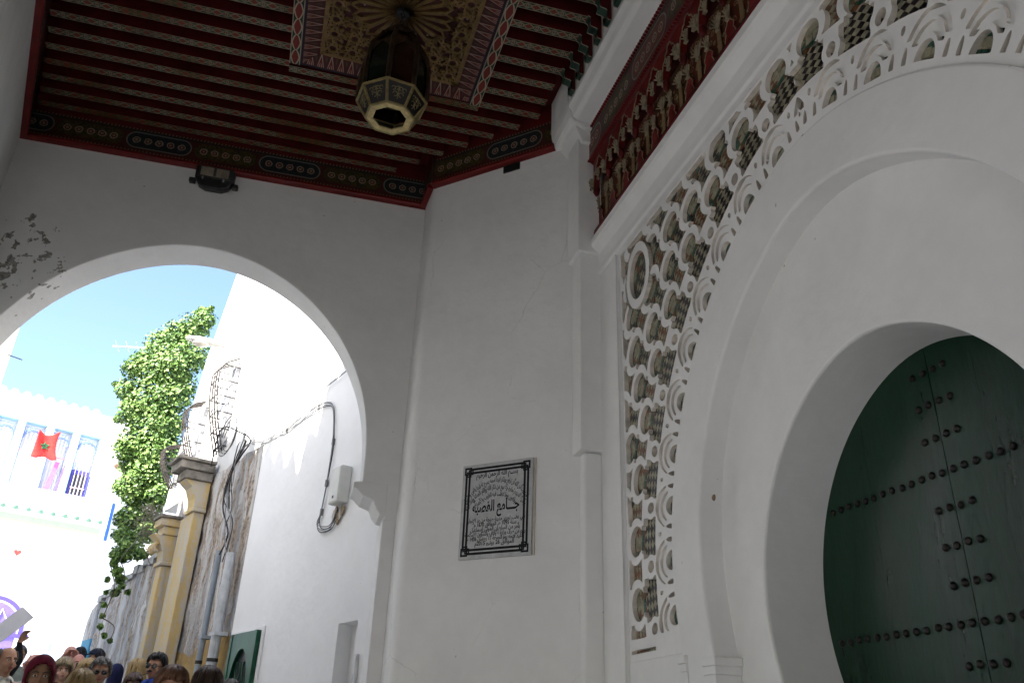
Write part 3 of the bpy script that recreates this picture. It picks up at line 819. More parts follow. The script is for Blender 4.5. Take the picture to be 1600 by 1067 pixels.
cap1 = fan(5, 0.085, 0.045, 0).build('palm_leaf', M_CREAM, None)
mb = MB()
for dy in (-0.014, 0.0, 0.014): mb.tube([(0, dy, 0), (0, dy, 0.265)], 0.0062, 6)
colm = mb.build('colonnette', plain('tan_paint', (0.22, 0.15, 0.08), 0.5), None)
BAY = 0.2555
mb = MB()
og = []
for i in range(13):
    t = i / 12; og.append((-0.115 + 0.23 * t, 4.20 + 0.175 * (1 - abs(2 * t - 1)) ** 0.75 + 0.02 * math.sin(t * math.pi * 6) ** 2))
poly = [(0, -BAY / 2, 4.425), (0, -BAY / 2, 4.16)] + [(0, a, z) for a, z in og] + [(0, BAY / 2, 4.16), (0, BAY / 2, 4.425)]
mb2 = MB()
vs = []; n = len(og)
P0 = [(-BAY / 2, 4.09)] + og + [(BAY / 2, 4.09)]
for i in range(len(P0) - 1):
    (a, z), (b, z2) = P0[i], P0[i + 1]
    mb2.mesh([(0, a, z), (0, b, z2), (0, b, 4.43), (0, a, 4.43), (0.05, a, z), (0.05, b, z2), (0.05, b, 4.43), (0.05, a, 4.43)], [(0, 3, 2, 1), (4, 5, 6, 7), (0, 1, 5, 4)])
ogo = mb2.build('ogee_arch', plain('ogee_red', (0.135, 0.010, 0.010), 0.5, var=0.3), None)
mb3 = MB(); mb3.tube([(-0.004, a, z) for a, z in P0], 0.0042, 5); oge = mb3.build('ogee_edge', M_CREAM, None)
mb4 = MB(); mb4.lathe((0, 0, 0), [(0.006, -0.03), (0.02, -0.01), (0.030, 0.03), (0.028, 0.05)], 10); bulb = mb4.build('bulb', M_RED, None, smooth=True)
fo = [(0.0, 0.0), (0.045, 0.0), (0.062, 0.06), (0.040, 0.11), (0.052, 0.14), (0.022, 0.18), (0.0, 0.225)]
fo = fo + [(-a, z) for a, z in fo[::-1][1:-1]]
mb5 = MB(); mb5.prism([(0, a, z) for a, z in fo], (-0.014, 0, 0)); flm = mb5.build('flame_leaf', bpy.data.materials['ogee_red'], None)
mb6 = MB(); mb6.tube([(-0.014, a, z) for a, z in fo + fo[:1]], 0.0035, 4); fle = mb6.build('flame_edge', M_CREAM, None)
used = set()
def put(src, loc, name):
    o = src if src.name not in used else None
    if o is None: o = bpy.data.objects.new(name, src.data); COL.objects.link(o)
    used.add(src.name); o.location = Vector(loc) - wloc(fz); o.parent = fz
nb = int((FY1 - FY0) / BAY)
for k in range(nb):
    y = 5.035 - BAY * k
    put(colm, (2.160, y, 3.75), 'colonnette'); put(cap0, (2.158, y, 4.005), 'palm_capital')
    put(ogo, (2.100 + 0.0006 * (k % 2), y, 0), 'ogee_arch'); put(oge, (2.100, y, 0), 'ogee_edge')
    y2 = y + BAY / 2
    put(flm, (2.168, y2, 3.76), 'flame_leaf'); put(fle, (2.166, y2, 3.76), 'flame_edge'); put(cap1, (2.150, y2, 3.965), 'palm_leaf')
    put(bulb, (2.125, y2, 4.095), 'bulb'); put(cap1, (2.085, y2, 4.13), 'palm_leaf')
    put(cap1, (2.115, y + 0.055, 4.20), 'palm_leaf'); put(cap1, (2.115, y - 0.055, 4.20), 'palm_leaf')

# ================================================================== lantern
M_BRASS = plain('cream_brass', (0.52, 0.42, 0.20), 0.45, 0.4, 0.2, 0.25, 30)
M_BRASS2 = plain('dull_brass', (0.27, 0.21, 0.09), 0.45, 0.4, 0.2, 0.3, 30)
M_BRONZE = plain('brown_bronze', (0.055, 0.033, 0.018), 0.5, 0.4, 0.5, 0.4, 20)
def glass(name, c):
    M = Mat(name, 0.12, 0.5); M.color(c); M.b.inputs['Transmission Weight'].default_value = 0.1; return M.m
G_RED, G_GREEN, G_BLUE = glass('red_glass', (0.022, 0.006, 0.004)), glass('green_glass', (0.005, 0.014, 0.009)), glass('blue_glass', (0.005, 0.008, 0.014))
lx, ly = 0.353, 4.757
la = thing('lantern', 'octagonal brown metal lantern with pale rim hanging under the star panel', 'lantern', (lx, ly, 4.05))
def oc(r, z, k, off=0.0):
    t = math.pi / 8 + k * math.pi / 4 + off + 0.12; return np.array((lx + r * math.cos(t), ly + r * math.sin(t), z))
r0, z0, r1, z1 = 0.172, 4.045, 0.252, 4.195
for k in range(8):
    mb = MB(); q = [oc(0.122, z0, k), oc(r0, z0, k), oc(r0, z0, k + 1), oc(0.122, z0, k + 1)]
    c = sum(q) / 4; q = [c + (p - c) * 0.985 for p in q]
    mb.prism([p + np.array((0, 0, -0.004)) for p in q][::-1], (0, 0, 0.014)); mb.build('rim_plate', M_BRASS, la, bevel=0.002)
    a, b, c_, d = oc(r0, z0 + 0.004, k), oc(r0, z0 + 0.004, k + 1), oc(r1, z1, k + 1), oc(r1, z1, k)
    mb = MB(); mb.face([a, b, c_, d]); pan = mb.build('fret_panel', M_BLACK, la)
    cen = (a + b + c_ + d) / 4; nn = np.cross(b - a, d - a); nn /= np.linalg.norm(nn)
    if np.dot(nn, cen - np.array((lx, ly, cen[2]))) < 0: nn = -nn
    mb = MB()
    for p, q in ((a, b), (b, c_), (c_, d), (d, a)): mb.tube([p + nn * 0.003, q + nn * 0.003], 0.0105, 5)
    mb.build('panel_frame', M_BRASS2, pan)
    e1 = (b - a) / np.linalg.norm(b - a); e2 = (d + c_ - a - b); e2 /= np.linalg.norm(e2)
    mb = MB(); cc = cen + nn * 0.004
    for sg in (-1, 1):
        for (r_, x_, y_) in ((0.017, 0.022, -0.012), (0.014, 0.040, 0.026), (0.012, 0.014, 0.032)):
            mb.tube([cc + e1 * sg * (x_ + r_ * math.cos(t * 0.7)) + e2 * (y_ + r_ * math.sin(t * 0.7)) for t in range(8)], 0.0030, 4)
    mb.tube([cc - e2 * 0.045, cc + e2 * 0.05], 0.003, 4)
    mb.build('scroll', plain('scroll_brass', (0.24, 0.19, 0.09), 0.5) if k == 0 else bpy.data.materials['scroll_brass'], pan)
    # body: glass between ribs, a pointed plate at the head of each
    body = [(0.248, 4.20), (0.252, 4.34), (0.243, 4.52), (0.225, 4.62), (0.150, 4.765)]
    mb = MB(); gl = MB()
    for i in range(len(body) - 1):
        gl.face([oc(body[i][0] - .006, body[i][1], k), oc(body[i][0] - .006, body[i][1], k + 1), oc(body[i + 1][0] - .006, body[i + 1][1], k + 1), oc(body[i + 1][0] - .006, body[i + 1][1], k)])
    gl.build('glass_pane', (G_RED, G_GREEN, G_BLUE, G_RED, G_GREEN, G_RED, G_GREEN, G_BLUE)[k], la)
    mb.tube([oc(r, z, k) for r, z in body], 0.020, 6); mb.build('rib', M_BRONZE, la)
    mb = MB(); m0, m1 = oc(0.243, 4.50, k), oc(0.243, 4.50, k + 1); u0, u1 = oc(0.226, 4.625, k), oc(0.226, 4.625, k + 1); md = (u0 + u1) / 2 - np.array((0, 0, 0.02))
    mb.face([m0, (m0 * 0.6 + md * 0.4) * 1.0, md, (m1 * 0.6 + md * 0.4), m1, u1, u0]); mb.build('arch_plate', M_BRONZE, la)
    mb = MB(); p = oc(0.150, 4.775, k); mb.ellip(p, 0.018, 0.018, 0.024, 8, 6); mb.build('finial', M_BRONZE, la, smooth=True)
mb = MB(); mb.lathe((lx, ly, 0), [(0.155, 4.755), (0.150, 4.775), (0.155, 4.79), (0.128, 4.84), (0.085, 4.885), (0.035, 4.905), (0.02, 4.915), (0.028, 4.93), (0.014, 4.945)], 16, close=False); mb.build('dome', M_BRONZE, la)
mb = MB(); mb.lathe((lx, ly, 0), [(0.16, 4.25), (0.16, 4.27)], 8); mb.build('inner_tray', M_BRONZE, la)
mb = MB()
for k in range(5):
    z = 4.95 + 0.04 * k; e = (1, 0) if k % 2 else (0, 1)
    mb.tube([(lx + e[0] * 0.013 * math.cos(t * math.pi / 5), ly + e[1] * 0.013 * math.cos(t * math.pi / 5), z + 0.026 * math.sin(t * math.pi / 5)) for t in range(11)], 0.0045, 5)
mb.build('chain', M_IRON, la)

# ================================================================== marble plaque
PU = np.array((0.70711, -0.70711, 0)); PN = np.array((-0.70711, -0.70711, 0)); PO = np.array((1.372, 6.0816, 1.218))
PW, PH = 0.608, 0.718
def PP(u, v, d=0.0): return PO + PU * u + np.array((0, 0, v)) + PN * (0.001 + d)
def marble():
    M = Mat('grey_marble', 0.35, 0.4); a = M.noise(6, 5, 0.7); b = M.noise(22, 4)
    M.color(M.mix((a * 0.6 + b * 0.4).ramp(0.35, 0.68), (0.40, 0.41, 0.42), (0.62, 0.62, 0.625))); return M.m
M_INK = plain('black_engraving', (0.012, 0.012, 0.014), 0.6, 0.2, var=0.1)
pl = thing('plaque', 'grey marble plaque with black Arabic lettering and double black border', 'plaque', PP(PW / 2, 0))
mb = MB(); mb.prism([PP(0, 0), PP(PW, 0), PP(PW, PH), PP(0, PH)], PN * 0.030)
mb.build('slab', marble(), pl, bevel=0.003)
mb = MB(); mb.prism([PP(PW + 0.001, -0.001), PP(PW + 0.014, -0.001), PP(PW + 0.014, PH), PP(PW + 0.001, PH)], PN * 0.012); mb.build('backing_edge', plain('mortar_edge', (0.55, 0.5, 0.42)), pl)
def flat(mb, u0, v0, u1, v1, d=0.0315): mb.face([PP(u0, v0, d), PP(u1, v0, d), PP(u1, v1, d), PP(u0, v1, d)])
mb = MB()
for e, wd in ((0.028, 0.018), (0.056, 0.018)):
    flat(mb, 0.075, e, PW - 0.075, e + wd); flat(mb, 0.075, PH - e - wd, PW - 0.075, PH - e); flat(mb, e, 0.075, e + wd, PH - 0.075); flat(mb, PW - e - wd, 0.075, PW - e, PH - 0.075)
mb.build('border_line', M_INK, pl)
def frame_sq(mb, cx, cy, h, t, d):
    flat(mb, cx - h, cy - h, cx + h, cy - h + t, d); flat(mb, cx - h, cy + h - t, cx + h, cy + h, d); flat(mb, cx - h, cy - h + t, cx - h + t, cy + h - t, d); flat(mb, cx + h - t, cy - h + t, cx + h, cy + h - t, d)
for sx in (0, 1):
    for sy in (0, 1):
        mb = MB(); c = lambda q, s, W: q if s == 0 else W - q
        frame_sq(mb, c(0.050, sx, PW), c(0.050, sy, PH), 0.031, 0.015, 0.0318)
        frame_sq(mb, c(0.075, sx, PW), c(0.058, sy, PH), 0.022, 0.012, 0.0321)
        frame_sq(mb, c(0.058, sx, PW), c(0.075, sy, PH), 0.022, 0.012, 0.0324)
        mb.build('corner_knot', M_INK, pl)
# Arabic shaping by presentation forms: isolated, final, initial, medial
_AR = {}
def _add(base, iso, n):
    _AR[base] = [iso + i for i in range(n)]
for ch, iso, n in (('ء', 0xFE80, 1), ('آ', 0xFE81, 2), ('أ', 0xFE83, 2), ('ؤ', 0xFE85, 2), ('إ', 0xFE87, 2), ('ئ', 0xFE89, 4), ('ا', 0xFE8D, 2), ('ب', 0xFE8F, 4), ('ة', 0xFE93, 2), ('ت', 0xFE95, 4), ('ث', 0xFE99, 4), ('ج', 0xFE9D, 4), ('ح', 0xFEA1, 4), ('خ', 0xFEA5, 4), ('د', 0xFEA9, 2), ('ذ', 0xFEAB, 2), ('ر', 0xFEAD, 2), ('ز', 0xFEAF, 2), ('س', 0xFEB1, 4), ('ش', 0xFEB5, 4), ('ص', 0xFEB9, 4), ('ض', 0xFEBD, 4), ('ط', 0xFEC1, 4), ('ظ', 0xFEC5, 4), ('ع', 0xFEC9, 4), ('غ', 0xFECD, 4), ('ف', 0xFED1, 4), ('ق', 0xFED5, 4), ('ك', 0xFED9, 4), ('ل', 0xFEDD, 4), ('م', 0xFEE1, 4), ('ن', 0xFEE5, 4), ('ه', 0xFEE9, 4), ('و', 0xFEED, 2), ('ى', 0xFEEF, 2), ('ي', 0xFEF1, 4)): _add(ch, iso, n)
_LA = {'آ': 0xFEF5, 'أ': 0xFEF7, 'إ': 0xFEF9, 'ا': 0xFEFB}
def shape(t):
    out = []; i = 0; joined = False; digits = ''
    def flush():
        nonlocal digits
        if digits: out.append(digits); digits = ''
    while i < len(t):
        c = t[i]
        if c.isdigit(): digits += c; joined = False; i += 1; continue
        flush()
        if c == 'ـ': out.append('\u0640'); joined = True; i += 1; continue
        if c not in _AR: out.append(c); joined = False; i += 1; continue
        if c == 'ل' and i + 1 < len(t) and t[i + 1] in _LA:
            out.append(chr(_LA[t[i + 1]] + (1 if joined else 0))); joined = False; i += 2; continue
        f = _AR[c]; nxt = i + 1 < len(t) and (t[i + 1] in _AR or t[i + 1] == 'ـ') and t[i + 1] != 'ء'
        dual = len(f) == 4
        if joined and dual and nxt: out.append(chr(f[3])); joined = True
        elif joined: out.append(chr(f[1]) if len(f) > 1 else chr(f[0])); joined = False
        elif dual and nxt: out.append(chr(f[2])); joined = True
        else: out.append(chr(f[0])); joined = False
        i += 1
    flush()
    return ''.join(out[::-1])
def text_mesh(body, bold=0.030):
    cu = bpy.data.curves.new('lettering', 'FONT'); cu.body = body; cu.size = 1.0; cu.offset = bold; cu.resolution_u = 3
    o = bpy.data.objects.new('lettering', cu); COL.objects.link(o)
    dg = bpy.context.evaluated_depsgraph_get(); me = bpy.data.meshes.new_from_object(o.evaluated_get(dg))
    vs = np.array([v.co[:] for v in me.vertices]); fs = [tuple(p.vertices) for p in me.polygons]
    bpy.data.objects.remove(o); bpy.data.curves.remove(cu); bpy.data.meshes.remove(me)
    return vs, fs
def inscription(t, cu, cv, width, hgt, arcr=None):
    """one line of lettering centred at (cu, cv); arcr bends it round a circle below"""
    vs, fs = text_mesh(shape(t)); 
    x = vs[:, 0]; y = vs[:, 1]; x = (x - (x.min() + x.max()) / 2) / (x.max() - x.min()) * width; y = y * hgt
    if arcr:
        a = x / arcr; X_ = (arcr + y) * np.sin(a); Y_ = (arcr + y) * np.cos(a) - arcr; x, y = X_, Y_
    mb = MB(); mb.mesh([PP(cu + p, cv + q, 0.0312) for p, q in zip(x, y)], fs); mb.build('inscription', M_INK, pl)
CU = PW / 2
inscription('بســم الله الرحمن الرحيم', CU, 0.612, 0.36, 0.056)
inscription('في بيوت أذن الله أن ترفع ويذكر فيها اسمه يسبح له فيها بالغدو والآصال', CU, 0.565, 0.62, 0.048, 0.30)
inscription('رجال لا تلهيهم تجارة ولا بيع عن ذكر الله وإقام الصلاة وإيتاء الزكاة', CU - 0.005, 0.510, 0.60, 0.048, 0.275)
inscription('يخافون يوما تتقلب فيه القلوب والأبصار', CU, 0.455, 0.36, 0.048, 0.22)
inscription('جـــامع القصبة', CU, 0.345, 0.40, 0.115)
for i, (t, wd) in enumerate((('بني عقب تحرير مدينة طنجة من يد الإنجليز', 0.50), ('سنة 1095 هـ الموافق 1670 م', 0.36), ('بأمر من السلطان المولى إسماعيل', 0.42), ('رمم من طرف وزارة الأوقاف والشؤون الإسلامية', 0.51), ('وأعيد فتحه يوم الجمعة 17 رمضان 1436 هـ', 0.49), ('الموافق 26 يونيو 2015م', 0.33))):
    inscription(t, CU, 0.268 - 0.0345 * i, wd, 0.042)

# ================================================================== floodlight, dark block for a hole
fl = thing('floodlight', 'black floodlight with clear front glass fixed under the painted cornice', 'floodlight', AW(1.985, 4.50, -0.10))
def FLp(u, v, d):     # u right in the picture (minus s), v along the tilted face, d out of the wall
    t = 0.45; z = 4.66 + v * math.cos(t) - d * math.sin(t) * 0.4; dd = d + v * math.sin(t) * 0.35
    return AW(1.985 - u, z, -dd)
def flbox(u0, u1, v0, v1, d0, d1, name, m, par, bev=0.01):
    mb = MB(); vs = [FLp(u, v, d) for d in (d0, d1) for (u, v) in ((u0, v0), (u1, v0), (u1, v1), (u0, v1))]
    mb.mesh(vs, [(0, 3, 2, 1), (4, 5, 6, 7), (0, 1, 5, 4), (1, 2, 6, 5), (2, 3, 7, 6), (3, 0, 4, 7)]); return mb.build(name, m, par, bevel=bev)
mb = MB()
hou = [(-0.155, 0.115), (0.155, 0.115), (0.175, 0.085), (0.172, -0.02), (0.13, -0.10), (0.07, -0.13), (-0.07, -0.13), (-0.13, -0.10), (-0.172, -0.02), (-0.175, 0.085)]
n = len(hou); vs = [FLp(u, v, 0.03) for u, v in hou] + [FLp(u * 1.0, v, 0.13) for u, v in hou]
mb.mesh(vs, [tuple(range(n))[::-1], tuple(range(n, 2 * n))] + [(i, (i + 1) % n, n + (i + 1) % n, n + i) for i in range(n)]); mb.build('housing', M_BLACK, fl, bevel=0.015)
fr = flbox(-0.165, 0.165, -0.025, 0.105, 0.131, 0.142, 'front_frame', M_BLACK, fl, 0.005)
M_REFL = plain('lamp_reflector', (0.30, 0.26, 0.20), 0.25, 0.5, 0.3, 0.3, 8)
flbox(-0.125, 0.125, -0.005, 0.088, 0.1425, 0.146, 'lens', M_REFL, fr, 0.002)
flbox(-0.012, 0.012, -0.003, 0.086, 0.1462, 0.148, 'lens_divider', M_BLACK, fr, 0.0)
for u in (-0.10, 0.085): flbox(u - 0.007, u + 0.007, -0.045, -0.018, 0.1315, 0.147, 'clip', plain('clip_steel', (0.4, 0.4, 0.4), 0.35, metal=0.8), fl, 0.002)
for u in (-0.195, 0.185): flbox(u - 0.028, u + 0.028, -0.075, -0.025, 0.04, 0.10, 'pivot_knob', M_BLACK, fl, 0.008)
flbox(-0.05, 0.05, -0.03, 0.05, -0.12, 0.031, 'bracket', M_BLACK, fl, 0.004)
mb = MB(); c = onplane(800, 258, (1, 1, 0), 7.4536)
bs = thing('hole_block', 'dark square block standing in for a dark hole in the pier just below the cornice', 'beam', (c[0], c[1], 4.70))
mb.prism([np.array((c[0], c[1], 4.695)) + PU * a + PN * d for a, d in ((-0.085, -0.05), (0.085, -0.05), (0.085, 0.012), (-0.085, 0.012))], (0, 0, 0.08)); mb.build('timber', M_BLACK, bs, bevel=0.004)  # solid dark block put in place of an open hole's darkness

# ================================================================== the lane beyond the arch
WN = np.array((0.94, 0.342, 0)); WD = np.array((-0.342, 0.94, 0)); W0 = np.array((1.0, (3.42 - 0.94) / 0.342, 0))
def WP(t, z, o=0.0): return W0 + WD * t - WN * o + np.array((0, 0, z))
def wbox(mb, t0, t1, z0, z1, o0, o1, m=0):
    vs = [WP(t, z, o) for o in (o0, o1) for (t, z) in ((t0, z0), (t1, z0), (t1, z1), (t0, z1))]
    mb.mesh(vs, [(0, 1, 2, 3), (4, 7, 6, 5), (0, 4, 5, 1), (1, 5, 6, 2), (2, 6, 7, 3), (3, 7, 4, 0)], m)

# ---- white house on the right of the lane
wh = thing('white_house', 'plain whitewashed house wall right of the lane, seen through the arch', 'house', WP(2, -1.2))
mb = MB()
wbox(mb, 0.83, 3.70, -1.6, 9.0, -3.0, 0.0); wbox(mb, -0.6, 0.45, -1.6, 9.0, -3.0, 0.0)
wbox(mb, 0.45, 0.83, 0.945, 9.0, -3.0, 0.0); wbox(mb, 0.45, 0.83, -1.6, 0.945, -3.0, -0.14)
mb.build('wall', M_EXT, wh)
# green window with a pierced arched grille
M_GRN = plain('green_gloss', (0.004, 0.075, 0.033), 0.4, 0.3, var=0.2, scale=8)
wi = MB(); wbox(wi, 2.62, 3.54, -0.35, 1.075, 0.001, 0.022); wi.build('plaster_surround', M_EXT, wh, bevel=0.006)
mb = MB(); wbox(mb, 2.68, 3.49, -0.30, 1.03, 0.0225, 0.030); win = mb.build('window', plain('window_dark', (0.008, 0.012, 0.010), 0.4), wh)
fr = MB()
for a in ((2.68, 2.74, -0.30, 1.03), (3.43, 3.49, -0.30, 1.03)): wbox(fr, *a, 0.031, 0.075)
arcp = [(3.085 + 0.27 * math.cos(t * math.pi / 20), 0.42 + 0.44 * math.sin(t * math.pi / 20)) for t in range(21)]
for i in range(20):
    (a, z), (b, z2) = arcp[i], arcp[i + 1]; vs = [WP(a, z, 0.068), WP(b, z2, 0.068), WP(b, 1.03, 0.068), WP(a, 1.03, 0.068), WP(a, z, 0.031), WP(b, z2, 0.031)]
    fr.mesh(vs, [(0, 1, 2, 3), (0, 4, 5, 1)])
wbox(fr, 2.741, 2.815, -0.30, 1.03, 0.031, 0.068); wbox(fr, 3.355, 3.429, -0.30, 1.03, 0.031, 0.068); wbox(fr, 2.741, 3.429, -0.30, -0.22, 0.0315, 0.0675)
fr.build('frame', M_GRN, win)
for k in range(5):
    t = 2.87 + 0.107 * k; mb = MB()
    mb.tube([WP(t + 0.022 * math.sin(i * 0.9 + k * math.pi), -0.22 + 0.045 * i, 0.05) for i in range(22 if 0 < k < 4 else 18)], 0.010, 5); mb.build('bar', M_GRN, win)
mb = MB(); wbox(mb, 3.50, 3.53, 0.45, 0.60, 0.024, 0.06); mb.build('hinge', M_GRN, win)
# meter box with broken plaster under it
bx = thing('meter_box', 'white electricity box on the house wall with broken plaster beneath', 'electric box', WP(1.05, 2.08))
mb = MB(); wbox(mb, 0.94, 1.17, 2.09, 2.46, 0.001, 0.115); mb.build('case', plain('box_plastic', (0.66, 0.66, 0.62), 0.5, var=0.06), bx, bevel=0.012)
mb = MB(); wbox(mb, 0.955, 1.155, 2.105, 2.445, 0.1155, 0.122); lid = mb.build('lid', plain('box_lid', (0.68, 0.68, 0.65), 0.5, var=0.06), bx, bevel=0.006)
mb = MB(); wbox(mb, 1.04, 1.065, 2.135, 2.16, 0.1225, 0.127); mb.build('lock', M_BLACK, lid)
rnd = random.Random(8)
for k in range(5):
    mb = MB(); c = WP(1.02 + 0.045 * k, 2.03 - 0.03 * (k % 3), 0.012); pts = [c + WD * (0.045 * math.cos(a) * rnd.uniform(.6, 1.2)) + np.array((0, 0, 0.06 * math.sin(a) * rnd.uniform(.6, 1.3))) for a in np.linspace(0, 2 * math.pi, 8)[:-1]]
    mb.prism(pts, -WN * 0.012); mb.build('plaster_flake', plain('flake_%d' % k, ((0.30, 0.24, 0.17), (0.55, 0.52, 0.46), (0.22, 0.16, 0.10))[k % 3], 0.9), bx)
mb = MB(); wbox(mb, 0.34, 0.40, 0.30, 0.66, 0.001, 0.03); ib = mb.build('intercom_panel', plain('panel_white', (0.7, 0.7, 0.7), 0.4), None, bevel=0.006); setp(ib, 'slim white panel on the house wall beside the shallow recess', 'panel')
mb = MB(); wbox(mb, 0.352, 0.388, 0.50, 0.64, 0.0305, 0.034); mb.build('slot', M_EXT, ib)

# ---- cables on the white wall
M_CABLE = plain('cable_black', (0.018, 0.018, 0.02), 0.5)
M_CABG = plain('cable_grey', (0.22, 0.22, 0.23), 0.5)
def smooth_path(P, n=6):
    P = [np.array(p, float) for p in P]; out = []
    for i in range(len(P) - 1):
        p0, p1, p2, p3 = P[max(i - 1, 0)], P[i], P[i + 1], P[min(i + 2, len(P) - 1)]
        for k in range(n):
            t = k / n; out.append(0.5 * ((2 * p1) + (-p0 + p2) * t + (2 * p0 - 5 * p1 + 4 * p2 - p3) * t * t + (-p0 + 3 * p1 - 3 * p2 + p3) * t ** 3))
    return out + [P[-1]]
main = [(4.13, 3.52), (3.72, 3.42), (3.3, 3.40), (2.93, 3.38), (2.37, 3.41), (2.02, 3.41), (1.75, 3.37), (1.57, 3.25), (1.46, 2.85), (1.48, 2.47), (1.52, 2.10), (1.56, 1.99), (1.46, 1.91), (1.23, 1.89), (1.13, 2.03)]
cb = thing('cable_run', 'bundled black and grey cables looping across the white wall to the electric box', 'cables', WP(2.4, 3.4))
rnd = random.Random(5)
for k in range(4):
    mb = MB(); dz = 0.014 * k - 0.02
    mb.tube(smooth_path([WP(t + rnd.uniform(-.02, .02), z + dz + rnd.uniform(-.012, .012), 0.02 + 0.010 * (k % 2)) for t, z in main]), 0.0052, 5); mb.build('cable', (M_CABLE, M_CABG, M_CABLE, M_CABG)[k], cb)
for (t, z) in ((2.93, 3.38), (2.02, 3.41), (1.46, 2.85), (1.49, 2.4), (1.52, 2.1)):
    mb = MB(); wbox(mb, t - 0.010, t + 0.010, z - 0.035, z + 0.035, 0.003, 0.034); mb.build('clip', M_CABG, cb)
hc = MB(); hc.tube(smooth_path([WP(4.06, 3.53, 0.03), WP(3.3, 3.53, 0.04), WP(2.6, 3.56, 0.04), WP(2.0, 3.59, 0.04), WP(1.4, 3.63, 0.03), WP(0.3, 3.72, 0.03)]), 0.0075, 5)
setp(hc.build('wall_cable', M_CABG, None), 'single thin grey cable running straight above the looping cable bundle', 'cable')

# ---- old fortress wall beyond the house: tall limewashed part, stained lower part
def oldwall_mat():
    M = Mat('stained_old_plaster', 0.9, 0.15)
    p = M.sep(M.wpos()); z = p[2]
    v1 = M.noise(1.1, 5, 0.65, M.mapv(M.wpos(), (1.6, 1.6, 0.22))); v2 = M.noise(3.4, 5, 0.7, M.mapv(M.wpos(), (2.2, 2.2, 0.35))); n3 = M.noise(18, 4, 0.6); big = M.noise(0.8, 4)
    base = M.mix(v1.ramp(0.40, 0.60), (0.30, 0.30, 0.31), (0.62, 0.61, 0.59))
    base = M.mix(v2.ramp(0.47, 0.58), base, (0.36, 0.28, 0.21))
    base = M.mix((v2 * 0.5 + n3 * 0.5).ramp(0.52, 0.62) * 0.85, base, (0.13, 0.115, 0.10))
    t = (p[1] - 7.25) * 1.064
    yel = (z + (big - 0.5) * 0.9).lt(1.05) * t.gt(3.8) * t.lt(6.0)
    yc = M.mix((v2 * 0.6 + n3 * 0.4).ramp(0.45, 0.6), (0.42, 0.28, 0.10), (0.30, 0.22, 0.14))
    c = M.mix(yel, base, yc)
    blue = z.lt(1.55) * t.gt(11.55)
    c = M.mix(blue, c, (0.10, 0.30, 0.44))
    M.color(c); M.bump(v2 * 1.5 + n3 * 0.4 + v1, 0.9, 0.05); return M.m
M_OLD = oldwall_mat()
ow = thing('old_wall', 'tall weathered fortress wall with stained peeling plaster beyond the white house', 'wall', WP(7, -1))
mb = MB()
def rough_panel(mb, t0, t1, z0, z1, o, seed, n=(26, 16), amp=0.035, topf=None):
    r = np.random.RandomState(seed); A = r.rand(n[0] + 1, n[1] + 1)
    ids = []
    for i in range(n[0] + 1):
        for j in range(n[1] + 1):
            t = t0 + (t1 - t0) * i / n[0]; zz = z1(t) if callable(z1) else z1; z = z0 + (zz - z0) * j / n[1]
            mb.v.append(tuple(WP(t, z, o + (A[i, j] - 0.5) * 2 * amp)))
    off = len(mb.v) - (n[0] + 1) * (n[1] + 1)
    for i in range(n[0]):
        for j in range(n[1]):
            a = off + i * (n[1] + 1) + j; mb.f.append([a, a + n[1] + 1, a + n[1] + 2, a + 1]); mb.m.append(0); mb.uv.append(None)
lowtop = lambda t: 3.45 if t < 7.4 else 2.66 - 0.085 * (t - 7.4) + 0.03 * math.sin(t * 9)
rough_panel(mb, 3.69, 11.6, -1.4, lowtop, -0.03, 3, (60, 26), 0.025)
wbox(mb, 3.69, 7.4, -1.4, 3.40, -1.2, -0.09); wbox(mb, 7.4, 11.6, -1.4, 2.25, -0.7, -0.09)
mb.build('lower_face', M_OLD, ow, smooth=True)
# broken end of the wall, round-shouldered
mb = MB(); pr = [(11.55, -1.2), (12.35, -1.2), (12.35, 1.6), (12.30, 1.95), (12.1, 2.15), (11.8, 2.22), (11.55, 2.25)]
mb.prism([WP(t, z, -0.6) for t, z in pr], -WN * 0.62); mb.build('broken_end', M_OLD, ow, bevel=0.05, bseg=3)
mb = MB()
for k in range(14):
    t = 7.5 + 0.3 * k; wbox(mb, t, t + 0.31, lowtop(t + .15) - 0.08, lowtop(t + .15) + 0.015 + 0.02 * (k % 3), -0.62, 0.02 + 0.012 * (k % 2))
mb.build('coping', plain('coping_stone', (0.34, 0.33, 0.31), 0.9, var=0.4, scale=6, bump=0.5), ow)
# tall upper part with a battered far edge
M_TALL = plaster('tall_limewash', (0.80, 0.79, 0.77), 0.16, True, bump=0.9)
mb = MB(); tp = [(3.70, 3.40), (8.45, 3.40), (8.35, 4.3), (7.75, 6.1), (6.95, 7.45), (6.3, 8.6), (5.6, 9.6), (3.70, 9.6)]
mb.prism([WP(t, z, -2.2) for t, z in tp], -WN * 2.15); mb.build('upper_wall', M_TALL, ow, bevel=0.04)
